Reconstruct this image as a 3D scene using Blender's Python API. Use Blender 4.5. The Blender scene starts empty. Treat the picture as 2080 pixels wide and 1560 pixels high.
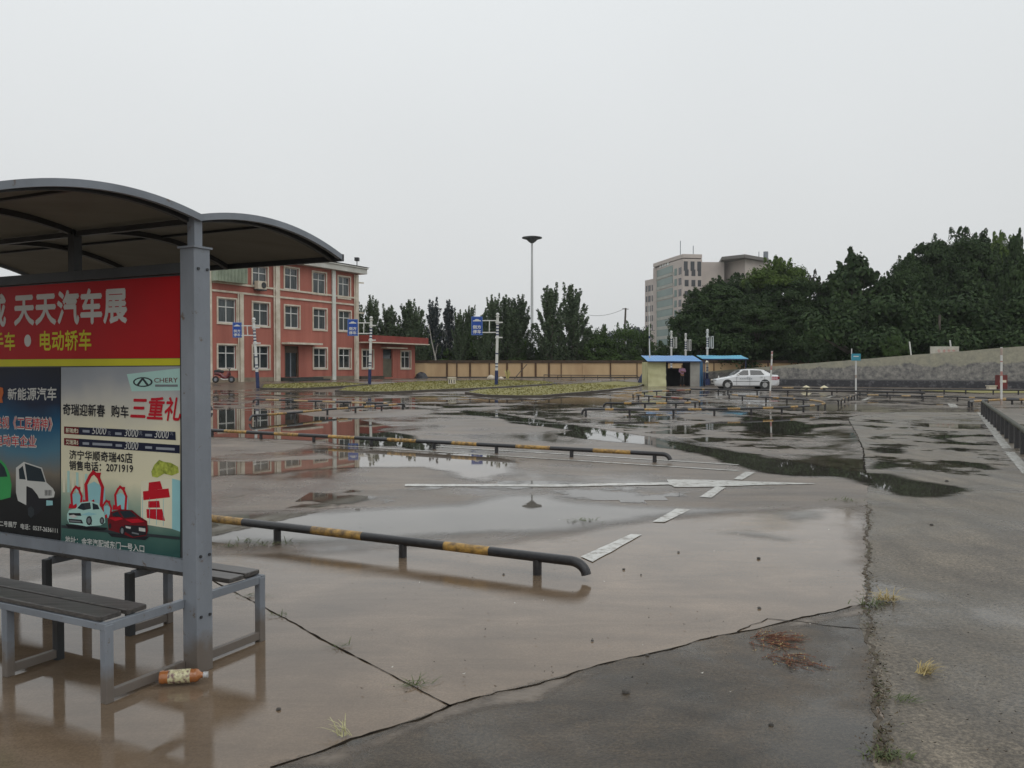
import bpy, math, random
import numpy as np
from mathutils import Vector, Matrix, noise as mnoise

# ------------------------------------------------------------------ camera, world, sun, exposure
S = bpy.context.scene
COL = S.collection
H = 1.62
PITCH = math.atan(36 / 1700)
cd = bpy.data.cameras.new('camera'); cam = bpy.data.objects.new('camera', cd); COL.objects.link(cam)
cam.location = (0, 0, H); cam.rotation_euler = (math.pi / 2 - PITCH, 0, 0)
cd.sensor_width = 36; cd.lens = 36 * 1700 / 2080; cd.clip_start = 0.05; cd.clip_end = 4000
S.camera = cam
w = bpy.data.worlds.new('World'); S.world = w; w.use_nodes = True
wn = w.node_tree; wn.nodes.clear()
wo = wn.nodes.new('ShaderNodeOutputWorld'); bg = wn.nodes.new('ShaderNodeBackground')
sky = wn.nodes.new('ShaderNodeTexSky'); sky.sky_type = 'NISHITA'; sky.sun_disc = False
SUN_EL, SUN_ROT = math.radians(48), math.radians(-25)
sky.sun_elevation = SUN_EL; sky.sun_rotation = SUN_ROT; sky.air_density = 2.0; sky.dust_density = 6.0
hs = wn.nodes.new('ShaderNodeHueSaturation'); hs.inputs['Saturation'].default_value = 0.05
hs.inputs['Value'].default_value = 0.35
tc = wn.nodes.new('ShaderNodeTexCoord'); sp = wn.nodes.new('ShaderNodeSeparateXYZ')
cr = wn.nodes.new('ShaderNodeValToRGB')     # the overcast layer: brighter towards the zenith
cr.color_ramp.elements[0].position = 0.0; cr.color_ramp.elements[0].color = (5.9, 6.02, 6.05, 1)
cr.color_ramp.elements[1].position = 0.6; cr.color_ramp.elements[1].color = (7.1, 7.45, 7.65, 1)
mx = wn.nodes.new('ShaderNodeMix'); mx.data_type = 'RGBA'; mx.inputs[0].default_value = 0.93
cn = wn.nodes.new('ShaderNodeTexNoise'); cn.inputs['Scale'].default_value = 1.6; cn.inputs['Detail'].default_value = 3
cm = wn.nodes.new('ShaderNodeMapRange'); cm.inputs['To Min'].default_value = 0.93; cm.inputs['To Max'].default_value = 1.05
ml = wn.nodes.new('ShaderNodeMix'); ml.data_type = 'RGBA'; ml.blend_type = 'MULTIPLY'; ml.inputs[0].default_value = 1
L = wn.links.new
L(tc.outputs['Generated'], sp.inputs[0]); L(sp.outputs['Z'], cr.inputs[0]); L(sky.outputs[0], hs.inputs['Color'])
L(hs.outputs[0], mx.inputs[6]); L(cr.outputs[0], mx.inputs[7])
L(tc.outputs['Generated'], cn.inputs['Vector']); L(cn.outputs[0], cm.inputs['Value'])
L(mx.outputs[2], ml.inputs[6]); L(cm.outputs[0], ml.inputs[7])
L(ml.outputs[2], bg.inputs['Color']); bg.inputs['Strength'].default_value = 0.121
L(bg.outputs[0], wo.inputs[0])
sl = bpy.data.lights.new('sun', 'SUN'); sl.energy = 0.5; sl.angle = math.radians(40); sl.color = (1, 0.97, 0.92)
so = bpy.data.objects.new('sun', sl); COL.objects.link(so)
so.rotation_euler = (math.pi / 2 - SUN_EL, 0, math.radians(25)); so.location = (0, 0, 50)
S.view_settings.view_transform = 'Standard'; S.view_settings.look = 'None'
S.view_settings.exposure = 0; S.view_settings.gamma = 1
S.cycles.use_denoising = True
S.cycles.max_bounces = 6; S.cycles.diffuse_bounces = 2; S.cycles.glossy_bounces = 3; S.cycles.transparent_max_bounces = 6
try: S.cycles.denoiser = 'OPENIMAGEDENOISE'
except Exception: pass

# ------------------------------------------------------------------ measuring helpers
R = random.Random(7)
CP, SP_ = math.cos(PITCH), math.sin(PITCH)
def ray(px, py):
    x, y, z = (px - 1040) / 1700, 1.0, (780 - py) / 1700
    return Vector((x, y * CP + z * SP_, -y * SP_ + z * CP))
def sm(t): t = min(1, max(0, t)); return t * t * (3 - 2 * t)
def zt(x, y):          # the yard is flat and rises a little towards the office block
    m = max(1 - sm((x - 2) / 8), sm((y - 73) / 6))
    return 0.45 * sm((y - 46) / 16) * m
def P(px, py, dz=0.0):  # where the sight line through a measured point meets the ground (+dz)
    d = ray(px, py); y = 2.0
    while y < 400:
        if H + d.z / d.y * y <= zt(d.x / d.y * y, y) + dz: break
        y += 0.25
    a, b = y - 0.25, y
    for _ in range(20):
        c = (a + b) / 2
        if H + d.z / d.y * c <= zt(d.x / d.y * c, c) + dz: b = c
        else: a = c
    return Vector((d.x / d.y * b, b, H + d.z / d.y * b))
def Pz(px, py, z):
    d = ray(px, py); t = (z - H) / d.z
    return Vector((0, 0, H)) + d * t
def Pd(px, py, Y):
    d = ray(px, py); return Vector((0, 0, H)) + d * (Y / d.y)
def proj(p):
    y = p.y * CP - (p.z - H) * SP_; z = p.y * SP_ + (p.z - H) * CP
    return 1040 + 1700 * p.x / y, 780 - 1700 * z / y

# ------------------------------------------------------------------ mesh builder
ORG = {}
class MB:
    def __init__(s): s.v = []; s.f = []; s.m = []
    def add(s, vs, fs, mi=0):
        o = len(s.v); s.v += [Vector(v) for v in vs]
        for f in fs: s.f.append(tuple(i + o for i in f)); s.m.append(mi)
        return s
    def box(s, c, d, a=0.0, mi=0, bev=0.0):
        hx, hy, hz = d[0] / 2, d[1] / 2, d[2] / 2; ca, sa = math.cos(a), math.sin(a)
        def T(x, y, z): return (c[0] + x * ca - y * sa, c[1] + x * sa + y * ca, c[2] + z)
        if bev <= 0:
            vs = [T(x, y, z) for z in (-hz, hz) for y in (-hy, hy) for x in (-hx, hx)]
            return s.add(vs, [(0, 2, 3, 1), (4, 5, 7, 6), (0, 1, 5, 4), (1, 3, 7, 5), (3, 2, 6, 7), (2, 0, 4, 6)], mi)
        b = bev; vs = []
        for z, k in ((-hz, b), (-hz + b, 0), (hz - b, 0), (hz, b)):
            x1, y1 = hx - k, hy - k
            vs += [T(*p, z) for p in ((-x1 + b, -y1), (x1 - b, -y1), (x1, -y1 + b), (x1, y1 - b), (x1 - b, y1), (-x1 + b, y1), (-x1, y1 - b), (-x1, -y1 + b))]
        fs = [tuple(range(7, -1, -1)), tuple(range(24, 32))]
        for r in range(3):
            for i in range(8): j = (i + 1) % 8; fs.append((r * 8 + i, r * 8 + j, r * 8 + 8 + j, r * 8 + 8 + i))
        return s.add(vs, fs, mi)
    def bar(s, a, b, w_, h_, mi=0):     # rectangular bar from a to b
        a, b = Vector(a), Vector(b); d = (b - a).normalized()
        side = d.cross(Vector((0, 0, 1)))
        if side.length < 1e-3: side = Vector((1, 0, 0))
        side.normalize(); up = side.cross(d).normalized()
        vs = [p + side * sx * w_ / 2 + up * sz * h_ / 2 for p in (a, b) for sx, sz in ((-1, -1), (1, -1), (1, 1), (-1, 1))]
        return s.add(vs, [(0, 1, 2, 3), (7, 6, 5, 4), (0, 4, 5, 1), (1, 5, 6, 2), (2, 6, 7, 3), (3, 7, 4, 0)], mi)
    def tube(s, pts, r, n=10, mi=0, cap=True, mis=None):
        pts = [Vector(p) for p in pts]; k = len(pts); o = len(s.v)
        rr = r if isinstance(r, (list, tuple)) else [r] * k
        prev = None
        for i, p in enumerate(pts):
            d = (pts[min(i + 1, k - 1)] - pts[max(i - 1, 0)]).normalized()
            if prev is None:
                a = d.cross(Vector((0, 0, 1)))
                if a.length < 1e-3: a = Vector((1, 0, 0))
            else: a = prev - d * prev.dot(d)
            a.normalize(); prev = a; b = d.cross(a)
            for j in range(n):
                t = 2 * math.pi * j / n; s.v.append(p + (a * math.cos(t) + b * math.sin(t)) * rr[i])
        for i in range(k - 1):
            for j in range(n):
                q = (j + 1) % n
                s.f.append((o + i * n + j, o + i * n + q, o + (i + 1) * n + q, o + (i + 1) * n + j)); s.m.append(mis[i] if mis else mi)
        if cap:
            s.f.append(tuple(o + j for j in range(n - 1, -1, -1))); s.m.append(mis[0] if mis else mi)
            s.f.append(tuple(o + (k - 1) * n + j for j in range(n))); s.m.append(mis[-1] if mis else mi)
        return s
    def lathe(s, c, prof, n=16, mi=0):   # prof: (r, z) pairs round a vertical axis
        o = len(s.v)
        for r, z in prof:
            for j in range(n):
                t = 2 * math.pi * j / n; s.v.append(Vector((c[0] + r * math.cos(t), c[1] + r * math.sin(t), c[2] + z)))
        for i in range(len(prof) - 1):
            for j in range(n):
                q = (j + 1) % n; s.f.append((o + i * n + j, o + i * n + q, o + (i + 1) * n + q, o + (i + 1) * n + j)); s.m.append(mi)
        s.f.append(tuple(o + j for j in range(n - 1, -1, -1))); s.m.append(mi)
        s.f.append(tuple(o + (len(prof) - 1) * n + j for j in range(n))); s.m.append(mi)
        return s
    def prism(s, poly, z0, z1, mi=0):    # poly of (x, y), counter-clockwise
        n = len(poly); vs = [(x, y, z0) for x, y in poly] + [(x, y, z1) for x, y in poly]
        fs = [tuple(range(n - 1, -1, -1)), tuple(range(n, 2 * n))] + [(i, (i + 1) % n, n + (i + 1) % n, n + i) for i in range(n)]
        return s.add(vs, fs, mi)
    def build(s, name, mat, parent=None, smooth=False, label=None, bev=0.0):
        me = bpy.data.meshes.new(name)
        org = ORG.get(parent.name, Vector()) if parent else Vector()
        me.from_pydata([tuple(v - org) for v in s.v], [], s.f)
        for mm in (mat if isinstance(mat, (list, tuple)) else [mat]): me.materials.append(mm)
        if any(s.m): me.polygons.foreach_set('material_index', s.m)
        if smooth:
            me.polygons.foreach_set('use_smooth', [True] * len(me.polygons))
        me.update()
        if smooth:
            try: me.set_sharp_from_angle(angle=math.radians(38))
            except Exception: pass
        o = bpy.data.objects.new(name, me); COL.objects.link(o)
        if parent: o.parent = parent; ORG[o.name] = org
        if label: o['label'] = label
        if bev:
            b = o.modifiers.new('bevel', 'BEVEL'); b.width = bev; b.segments = 2; b.limit_method = 'ANGLE'
        return o
def tag(o, label, cat, group=None, kind=None):
    if label: o['label'] = label
    if cat: o['category'] = cat
    if group: o['group'] = group
    if kind: o['kind'] = kind
    return o
def thing(name, label, cat, loc=(0, 0, 0), group=None):
    o = bpy.data.objects.new(name, None); COL.objects.link(o); o.location = loc; o.empty_display_size = 0.2
    ORG[o.name] = Vector(loc); return tag(o, label, cat, group)
def struct(o): o['kind'] = 'structure'; return o
def copy_tree(o, parent=None):
    c = o.copy(); COL.objects.link(c); c.parent = parent
    for ch in list(o.children): copy_tree(ch, c)
    return c
def np_mesh(name, verts, quads, mats, parent=None, smooth=False, mi=None):
    me = bpy.data.meshes.new(name); nv, nf = len(verts), len(quads)
    me.vertices.add(nv); me.vertices.foreach_set('co', np.asarray(verts, dtype=np.float32).ravel())
    me.loops.add(nf * 4); me.loops.foreach_set('vertex_index', np.asarray(quads, dtype=np.int32).ravel())
    me.polygons.add(nf); me.polygons.foreach_set('loop_start', np.arange(0, nf * 4, 4, dtype=np.int32))
    try: me.polygons.foreach_set('loop_total', np.full(nf, 4, dtype=np.int32))
    except Exception: pass
    for m in mats: me.materials.append(m)
    if mi is not None: me.polygons.foreach_set('material_index', np.asarray(mi, dtype=np.int32))
    if smooth: me.polygons.foreach_set('use_smooth', [True] * nf)
    me.update(calc_edges=True); me.validate()
    o = bpy.data.objects.new(name, me); COL.objects.link(o)
    if parent: o.parent = parent; ORG[o.name] = ORG.get(parent.name, Vector())
    return o

# ------------------------------------------------------------------ materials
def srgb(r, g, b):
    f = lambda c: (c / 255) / 12.92 if c / 255 <= 0.04045 else ((c / 255 + 0.055) / 1.055) ** 2.4
    return (f(r), f(g), f(b), 1)
def nm(name):
    m = bpy.data.materials.new(name); m.use_nodes = True; nt = m.node_tree
    return m, nt, nt.nodes['Principled BSDF']
def N(nt, t, **kw):
    n = nt.nodes.new(t)
    for k, v in kw.items():
        if k.startswith('i_'): n.inputs[k[2:].replace('_', ' ')].default_value = v
        else: setattr(n, k, v)
    return n
def ramp(nt, src, a, b, ca, cb):
    r = nt.nodes.new('ShaderNodeValToRGB'); e = r.color_ramp.elements
    e[0].position = a; e[1].position = b; e[0].color = ca; e[1].color = cb
    nt.links.new(src, r.inputs[0]); return r
def mat(name, c1, c2=None, rough=0.5, scale=6.0, bump=0.0, metal=0.0, spec=0.5, coat=0.0, detail=6, bscale=None, r2=None, lo=0.35, hi=0.65, stretch=None):
    m, nt, b = nm(name); c1 = tuple(c1[:3]) + (1,); L = nt.links.new
    b.inputs['Roughness'].default_value = rough; b.inputs['Metallic'].default_value = metal
    b.inputs['Specular IOR Level'].default_value = spec
    if coat: b.inputs['Coat Weight'].default_value = coat; b.inputs['Coat Roughness'].default_value = 0.08
    if c2 is None: c2 = tuple(x * 0.82 for x in c1[:3])
    c2 = tuple(c2[:3]) + (1,)
    t = N(nt, 'ShaderNodeTexCoord'); n = N(nt, 'ShaderNodeTexNoise', i_Scale=scale, i_Detail=detail, i_Roughness=0.6)
    if stretch:
        mp = N(nt, 'ShaderNodeMapping'); mp.inputs['Scale'].default_value = stretch
        L(t.outputs['Object'], mp.inputs[0]); L(mp.outputs[0], n.inputs['Vector'])
    else: L(t.outputs['Object'], n.inputs['Vector'])
    r = ramp(nt, n.outputs['Fac'], lo, hi, c1, c2); L(r.outputs[0], b.inputs['Base Color'])
    if r2 is not None:
        q = N(nt, 'ShaderNodeMapRange', i_From_Min=0.3, i_From_Max=0.7, i_To_Min=rough, i_To_Max=r2)
        L(n.outputs['Fac'], q.inputs['Value']); L(q.outputs[0], b.inputs['Roughness'])
    if bump:
        n2 = N(nt, 'ShaderNodeTexNoise', i_Scale=bscale or scale * 6, i_Detail=4)
        L(t.outputs['Object'], n2.inputs['Vector'])
        bp = N(nt, 'ShaderNodeBump', i_Strength=bump, i_Distance=0.02); L(n2.outputs['Fac'], bp.inputs['Height']); L(bp.outputs[0], b.inputs['Normal'])
    return m
def wet_ground(name, dry1, dry2, wet, cover, rd, rw, big=0.16, fine=30.0, bump=0.25, streak=(1, 1, 1), soft=0.05, aniso_rot=0.0, spots=True):
    m, nt, b = nm(name); L = nt.links.new
    g = N(nt, 'ShaderNodeNewGeometry'); mp = N(nt, 'ShaderNodeMapping'); mp.inputs['Scale'].default_value = streak; mp.inputs['Rotation'].default_value = (0, 0, aniso_rot)
    L(g.outputs['Position'], mp.inputs[0])
    n1 = N(nt, 'ShaderNodeTexNoise', i_Scale=big, i_Detail=7, i_Roughness=0.58, i_Distortion=0.6); L(mp.outputs[0], n1.inputs['Vector'])
    wm = ramp(nt, n1.outputs['Fac'], 1 - cover - soft, 1 - cover + soft, (0, 0, 0, 1), (1, 1, 1, 1))
    n2 = N(nt, 'ShaderNodeTexNoise', i_Scale=0.9, i_Detail=8, i_Roughness=0.65); L(g.outputs['Position'], n2.inputs['Vector'])
    dc = ramp(nt, n2.outputs['Fac'], 0.32, 0.68, dry1, dry2)
    n3 = N(nt, 'ShaderNodeTexNoise', i_Scale=fine, i_Detail=5, i_Roughness=0.7); L(g.outputs['Position'], n3.inputs['Vector'])
    sp_ = N(nt, 'ShaderNodeMapRange', i_From_Min=0.3, i_From_Max=0.7, i_To_Min=0.8, i_To_Max=1.15); L(n3.outputs['Fac'], sp_.inputs['Value'])
    mu = N(nt, 'ShaderNodeMix', data_type='RGBA', blend_type='MULTIPLY'); mu.inputs[0].default_value = 1
    L(dc.outputs[0], mu.inputs[6]); L(sp_.outputs[0], mu.inputs[7])
    mc = N(nt, 'ShaderNodeMix', data_type='RGBA'); L(wm.outputs[0], mc.inputs[0]); L(mu.outputs[2], mc.inputs[6]); mc.inputs[7].default_value = wet
    L(mc.outputs[2], b.inputs['Base Color'])
    rn = N(nt, 'ShaderNodeMapRange', i_From_Min=0.3, i_From_Max=0.7, i_To_Min=rd * 0.75, i_To_Max=rd * 1.25); L(n2.outputs['Fac'], rn.inputs['Value'])
    mr = N(nt, 'ShaderNodeMix', data_type='FLOAT'); L(wm.outputs[0], mr.inputs[0]); L(rn.outputs[0], mr.inputs[2]); mr.inputs[3].default_value = rw
    L(mr.outputs[0], b.inputs['Roughness']); b.inputs['IOR'].default_value = 1.38
    inv = N(nt, 'ShaderNodeMath', operation='MULTIPLY_ADD'); L(wm.outputs[0], inv.inputs[0]); inv.inputs[1].default_value = -bump; inv.inputs[2].default_value = bump
    bp = N(nt, 'ShaderNodeBump', i_Distance=0.01); L(inv.outputs[0], bp.inputs['Strength']); L(n3.outputs['Fac'], bp.inputs['Height']); L(bp.outputs[0], b.inputs['Normal'])
    return m
def foliage(name, c1, c2, c3, scale=0.5):
    m, nt, b = nm(name); L = nt.links.new
    g = N(nt, 'ShaderNodeNewGeometry'); n = N(nt, 'ShaderNodeTexNoise', i_Scale=scale, i_Detail=5); L(g.outputs['Position'], n.inputs['Vector'])
    r = ramp(nt, n.outputs['Fac'], 0.35, 0.68, c1, c2)
    mm = N(nt, 'ShaderNodeMix', data_type='RGBA'); L(r.outputs[0], mm.inputs[6]); mm.inputs[7].default_value = c3
    rr = N(nt, 'ShaderNodeMapRange', i_From_Min=0.0, i_From_Max=1.0, i_To_Min=0.0, i_To_Max=0.6); L(g.outputs['Random Per Island'], rr.inputs['Value']); L(rr.outputs[0], mm.inputs[0])
    L(mm.outputs[2], b.inputs['Base Color']); b.inputs['Roughness'].default_value = 0.7; b.inputs['Specular IOR Level'].default_value = 0.12
    return m
M = {}
M['yard'] = wet_ground('wet concrete', (.110, .084, .064, 1), (.205, .160, .122, 1), (.078, .062, .047, 1), 0.45, 0.34, 0.06, big=0.24, bump=0.25, soft=0.07)
M['mud'] = wet_ground('muddy water film', (.165, .118, .078, 1), (.27, .20, .14, 1), (.155, .112, .076, 1), 0.50, 0.075, 0.022, big=0.7, fine=90, bump=0.07, soft=0.12)
M['road'] = wet_ground('worn wet road', (.095, .078, .058, 1), (.235, .198, .150, 1), (.105, .088, .066, 1), 0.44, 0.42, 0.16, big=0.55, fine=30, bump=1.2, soft=0.10)
M['apron'] = wet_ground('dark brushed concrete', (.040, .035, .027, 1), (.140, .102, .066, 1), (.048, .041, .031, 1), 0.44, 0.36, 0.14, big=0.9, fine=60, bump=0.6, soft=0.12)
M['wild'] = mat('earth and weeds', (.05, .06, .03), (.09, .085, .05), 0.9, 0.4, 0.4)
M['joint'] = mat('dark joint', (.010, .008, .006), (.026, .02, .014), 0.9, 12, spec=.05)
def water(name, col, rough=0.015, rip=0.02):
    m, nt, b = nm(name); L = nt.links.new
    g = N(nt, 'ShaderNodeNewGeometry'); n = N(nt, 'ShaderNodeTexNoise', i_Scale=1.3, i_Detail=4); L(g.outputs['Position'], n.inputs['Vector'])
    r = ramp(nt, n.outputs['Fac'], 0.35, 0.65, col, tuple(c * 1.35 for c in col[:3]) + (1,)); L(r.outputs[0], b.inputs['Base Color'])
    b.inputs['Roughness'].default_value = rough; b.inputs['IOR'].default_value = 1.38
    n2 = N(nt, 'ShaderNodeTexNoise', i_Scale=7, i_Detail=2); L(g.outputs['Position'], n2.inputs['Vector'])
    bp = N(nt, 'ShaderNodeBump', i_Strength=rip, i_Distance=0.004); L(n2.outputs['Fac'], bp.inputs['Height']); L(bp.outputs[0], b.inputs['Normal'])
    return m
M['puddle'] = water('dark puddle', (.045, .042, .034, 1))
M['brown'] = water('muddy puddle', (.13, .105, .082, 1), 0.02)
M['stain'] = water('dark silt stain', (.07, .058, .038, 1), 0.08)
def speckle(m, amt, sc):
    nt = m.node_tree; b = nt.nodes['Principled BSDF']; src = b.inputs['Base Color'].links[0].from_socket
    g = nt.nodes.new('ShaderNodeNewGeometry'); v = N(nt, 'ShaderNodeTexNoise', i_Scale=sc, i_Detail=2, i_Roughness=.8); nt.links.new(g.outputs['Position'], v.inputs['Vector'])
    r = ramp(nt, v.outputs['Fac'], .38, .66, (1 - amt, 1 - amt, 1 - amt, 1), (1 + amt, 1 + amt, 1 + amt, 1)); x = N(nt, 'ShaderNodeMix', data_type='RGBA', blend_type='MULTIPLY'); x.inputs[0].default_value = 1
    nt.links.new(src, x.inputs[6]); nt.links.new(r.outputs[0], x.inputs[7]); nt.links.new(x.outputs[2], b.inputs['Base Color'])
def streaks(m, amt, vec, rot, sc=1.0):
    nt = m.node_tree; b = nt.nodes['Principled BSDF']; src = b.inputs['Base Color'].links[0].from_socket
    g = nt.nodes.new('ShaderNodeNewGeometry'); mp = N(nt, 'ShaderNodeMapping'); mp.inputs['Scale'].default_value = vec; mp.inputs['Rotation'].default_value = (0, 0, rot); nt.links.new(g.outputs['Position'], mp.inputs[0])
    v = N(nt, 'ShaderNodeTexNoise', i_Scale=sc, i_Detail=8, i_Roughness=.66, i_Distortion=.8); nt.links.new(mp.outputs[0], v.inputs['Vector'])
    r = ramp(nt, v.outputs['Fac'], .34, .68, (1 - amt, 1 - amt * 1.02, 1 - amt * 1.06, 1), (1 + amt * .7, 1 + amt * .66, 1 + amt * .6, 1)); x = N(nt, 'ShaderNodeMix', data_type='RGBA', blend_type='MULTIPLY'); x.inputs[0].default_value = 1
    nt.links.new(src, x.inputs[6]); nt.links.new(r.outputs[0], x.inputs[7]); nt.links.new(x.outputs[2], b.inputs['Base Color'])
streaks(M['yard'], .38, (.5, 2.2, 1), .5); streaks(M['mud'], .19, (.7, 2.6, 1), .45, 1.3); streaks(M['road'], .34, (2.2, .5, 1), .05, 1.2); streaks(M['apron'], .42, (1.2, 2.6, 1), -.3, 1.4)
speckle(M['road'], .42, 42); speckle(M['road'], .25, 130); speckle(M['apron'], .3, 60); speckle(M['apron'], .25, 170); speckle(M['yard'], .2, 30); speckle(M['mud'], .07, 45)
def paint_line():
    m, nt, b = nm('worn white paint'); L = nt.links.new
    g = N(nt, 'ShaderNodeNewGeometry'); n = N(nt, 'ShaderNodeTexNoise', i_Scale=7, i_Detail=9, i_Roughness=0.75); L(g.outputs['Position'], n.inputs['Vector'])
    r = ramp(nt, n.outputs['Fac'], 0.38, 0.52, (.22, .195, .16, 1), (.56, .55, .51, 1)); L(r.outputs[0], b.inputs['Base Color'])
    b.inputs['Roughness'].default_value = 0.22
    return m
M['line'] = paint_line()
M['black'] = mat('black rail paint', (.012, .012, .016), (.03, .028, .028), 0.28, 30, 0.3, coat=0.3, r2=0.5)
M['yellow'] = mat('yellow rail paint', srgb(196, 154, 78), srgb(104, 82, 54), 0.42, 16, 0.4, coat=0.12, lo=.36, hi=.64)
M['pale'] = mat('faded rail paint', srgb(190, 165, 125), srgb(150, 118, 70), 0.35, 9, 0.2, coat=0.2)
M['rustred'] = mat('red rail paint', srgb(150, 45, 30), srgb(110, 60, 30), 0.35, 9, 0.2)
M['steel'] = mat('blue grey painted steel', srgb(134, 140, 148), srgb(116, 121, 128), 0.42, 3.0, 0.12, r2=0.55, stretch=(1, 1, .3))
def grime(m, rust=True):
    nt = m.node_tree; L = nt.links.new; b = nt.nodes['Principled BSDF']; src = b.inputs['Base Color'].links[0].from_socket
    g = nt.nodes.new('ShaderNodeNewGeometry'); n = N(nt, 'ShaderNodeTexNoise', i_Scale=14.0, i_Detail=8, i_Roughness=.75); L(g.outputs['Position'], n.inputs['Vector'])
    r = ramp(nt, n.outputs['Fac'], .60, .68, (0, 0, 0, 1), (1, 1, 1, 1)); x = N(nt, 'ShaderNodeMix', data_type='RGBA'); L(r.outputs[0], x.inputs[0]); L(src, x.inputs[6]); x.inputs[7].default_value = srgb(96, 78, 64) if rust else srgb(120, 100, 84)
    s = nt.nodes.new('ShaderNodeSeparateXYZ'); L(g.outputs['Position'], s.inputs[0]); n3 = N(nt, 'ShaderNodeTexNoise', i_Scale=9.0, i_Detail=4); L(g.outputs['Position'], n3.inputs['Vector'])
    a = N(nt, 'ShaderNodeMath', operation='MULTIPLY_ADD'); L(n3.outputs['Fac'], a.inputs[0]); a.inputs[1].default_value = -.22; L(s.outputs['Z'], a.inputs[2])
    r3 = ramp(nt, a.outputs[0], .0, .10, (.75, .75, .75, 1), (0, 0, 0, 1)); y = N(nt, 'ShaderNodeMix', data_type='RGBA'); L(r3.outputs[0], y.inputs[0]); L(x.outputs[2], y.inputs[6]); y.inputs[7].default_value = srgb(104, 90, 74)
    L(y.outputs[2], b.inputs['Base Color'])
grime(M['steel'])
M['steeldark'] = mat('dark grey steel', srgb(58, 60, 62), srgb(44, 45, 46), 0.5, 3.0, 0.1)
M['roofsheet'] = mat('grey polycarbonate roof sheet', srgb(112, 107, 98), srgb(92, 88, 80), 0.6, 2.5, 0.06, stretch=(.4, 2, 1), spec=.2)
_nt = M['roofsheet'].node_tree; _tr = _nt.nodes.new('ShaderNodeBsdfTranslucent'); _tr.inputs[0].default_value = (.085, .082, .072, 1); _ms = _nt.nodes.new('ShaderNodeAddShader')
_nt.links.new(_nt.nodes['Principled BSDF'].outputs[0], _ms.inputs[0]); _nt.links.new(_tr.outputs[0], _ms.inputs[1]); _nt.links.new(_ms.outputs[0], _nt.nodes['Material Output'].inputs[0])
def wood():
    m, nt, b = nm('weathered wet plank'); L = nt.links.new
    t = N(nt, 'ShaderNodeTexCoord'); mp = N(nt, 'ShaderNodeMapping'); mp.inputs['Rotation'].default_value = (0, 0, math.radians(27)); mp.inputs['Scale'].default_value = (1.5, 30, 30)
    L(t.outputs['Object'], mp.inputs[0]); n = N(nt, 'ShaderNodeTexNoise', i_Scale=2.0, i_Detail=6); L(mp.outputs[0], n.inputs['Vector'])
    r = ramp(nt, n.outputs['Fac'], 0.3, 0.7, srgb(50, 48, 48), srgb(88, 84, 80)); L(r.outputs[0], b.inputs['Base Color']); b.inputs['Roughness'].default_value = 0.33
    bp = N(nt, 'ShaderNodeBump', i_Strength=0.4, i_Distance=0.004); L(n.outputs['Fac'], bp.inputs['Height']); L(bp.outputs[0], b.inputs['Normal'])
    return m
M['wood'] = wood()
M['white'] = mat('white paint', (.72, .72, .70), (.6, .6, .57), 0.45, 2)
M['offwhite'] = mat('cream plaster trim', srgb(222, 214, 198), srgb(190, 178, 158), 0.7, 1.2)
M['glass'] = mat('dark window glass', (.02, .025, .028), (.045, .055, .06), 0.06, 0.8, spec=0.8)
M['curtain'] = mat('grey curtain behind glass', (.06, .07, .075), (.11, .125, .13), 0.12, 1.5, spec=0.6, stretch=(6, 6, .3))
M['blue'] = mat('blue sign face', srgb(14, 62, 150), srgb(18, 74, 165), 0.4, 2)
M['bluepole'] = mat('navy painted band', srgb(35, 50, 95), srgb(28, 40, 80), 0.4, 4)
M['grass'] = mat('short wet grass', (.19, .18, .055), (.27, .235, .085), 0.9, .6, 0.2, bscale=14, lo=.3, hi=.7, detail=8)
M['kerb'] = mat('dark wet kerb', (.055, .045, .036), (.085, .07, .055), 0.45, 2.0, 0.3)
M['bark'] = mat('bark', (.07, .06, .05), (.12, .105, .085), 0.9, 4, 0.5)
M['whitebark'] = mat('pale bark', (.5, .48, .43), (.3, .28, .25), 0.8, 2, 0.3)
M['poplar'] = foliage('poplar leaves', (.046, .074, .038, 1), (.085, .124, .064, 1), (.14, .175, .105, 1))
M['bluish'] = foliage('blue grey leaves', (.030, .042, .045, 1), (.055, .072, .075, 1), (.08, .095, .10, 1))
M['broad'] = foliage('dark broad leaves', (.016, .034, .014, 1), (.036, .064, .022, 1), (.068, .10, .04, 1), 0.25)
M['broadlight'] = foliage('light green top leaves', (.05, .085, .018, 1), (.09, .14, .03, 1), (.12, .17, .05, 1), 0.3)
M['sparse'] = foliage('brown green thin leaves', (.03, .035, .02, 1), (.055, .055, .034, 1), (.08, .07, .05, 1))
M['bush'] = foliage('green bush leaves', (.035, .065, .02, 1), (.06, .10, .03, 1), (.09, .14, .045, 1))
M['black_rubber'] = mat('black rubber', (.015, .015, .016), (.03, .03, .03), 0.6, 20)

# ------------------------------------------------------------------ ground
def grid_axis(segs):
    out = []
    for a, b, st in segs:
        k = max(1, round((b - a) / st)); out += [a + (b - a) * i / k for i in range(k)]
    out.append(segs[-1][1]); return out
gx = grid_axis([(-700, -200, 100), (-200, -60, 10), (-60, 60, 1.0), (60, 200, 10), (200, 700, 100)])
gy = grid_axis([(-60, -6, 6), (-6, 100, 1.0), (100, 300, 10), (300, 1200, 150)])
gv = np.array([(x, y, zt(x, y)) for y in gy for x in gx]); nx = len(gx)
gq = [(j * nx + i, j * nx + i + 1, (j + 1) * nx + i + 1, (j + 1) * nx + i) for j in range(len(gy) - 1) for i in range(nx - 1)]
gmi = [1 if (gy[j] > 85.5 or abs(gx[i] + .5) > 75) else 0 for j in range(len(gy) - 1) for i in range(nx - 1)]
struct(np_mesh('ground', gv, gq, [M['yard'], M['wild']], smooth=True, mi=gmi))

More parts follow.
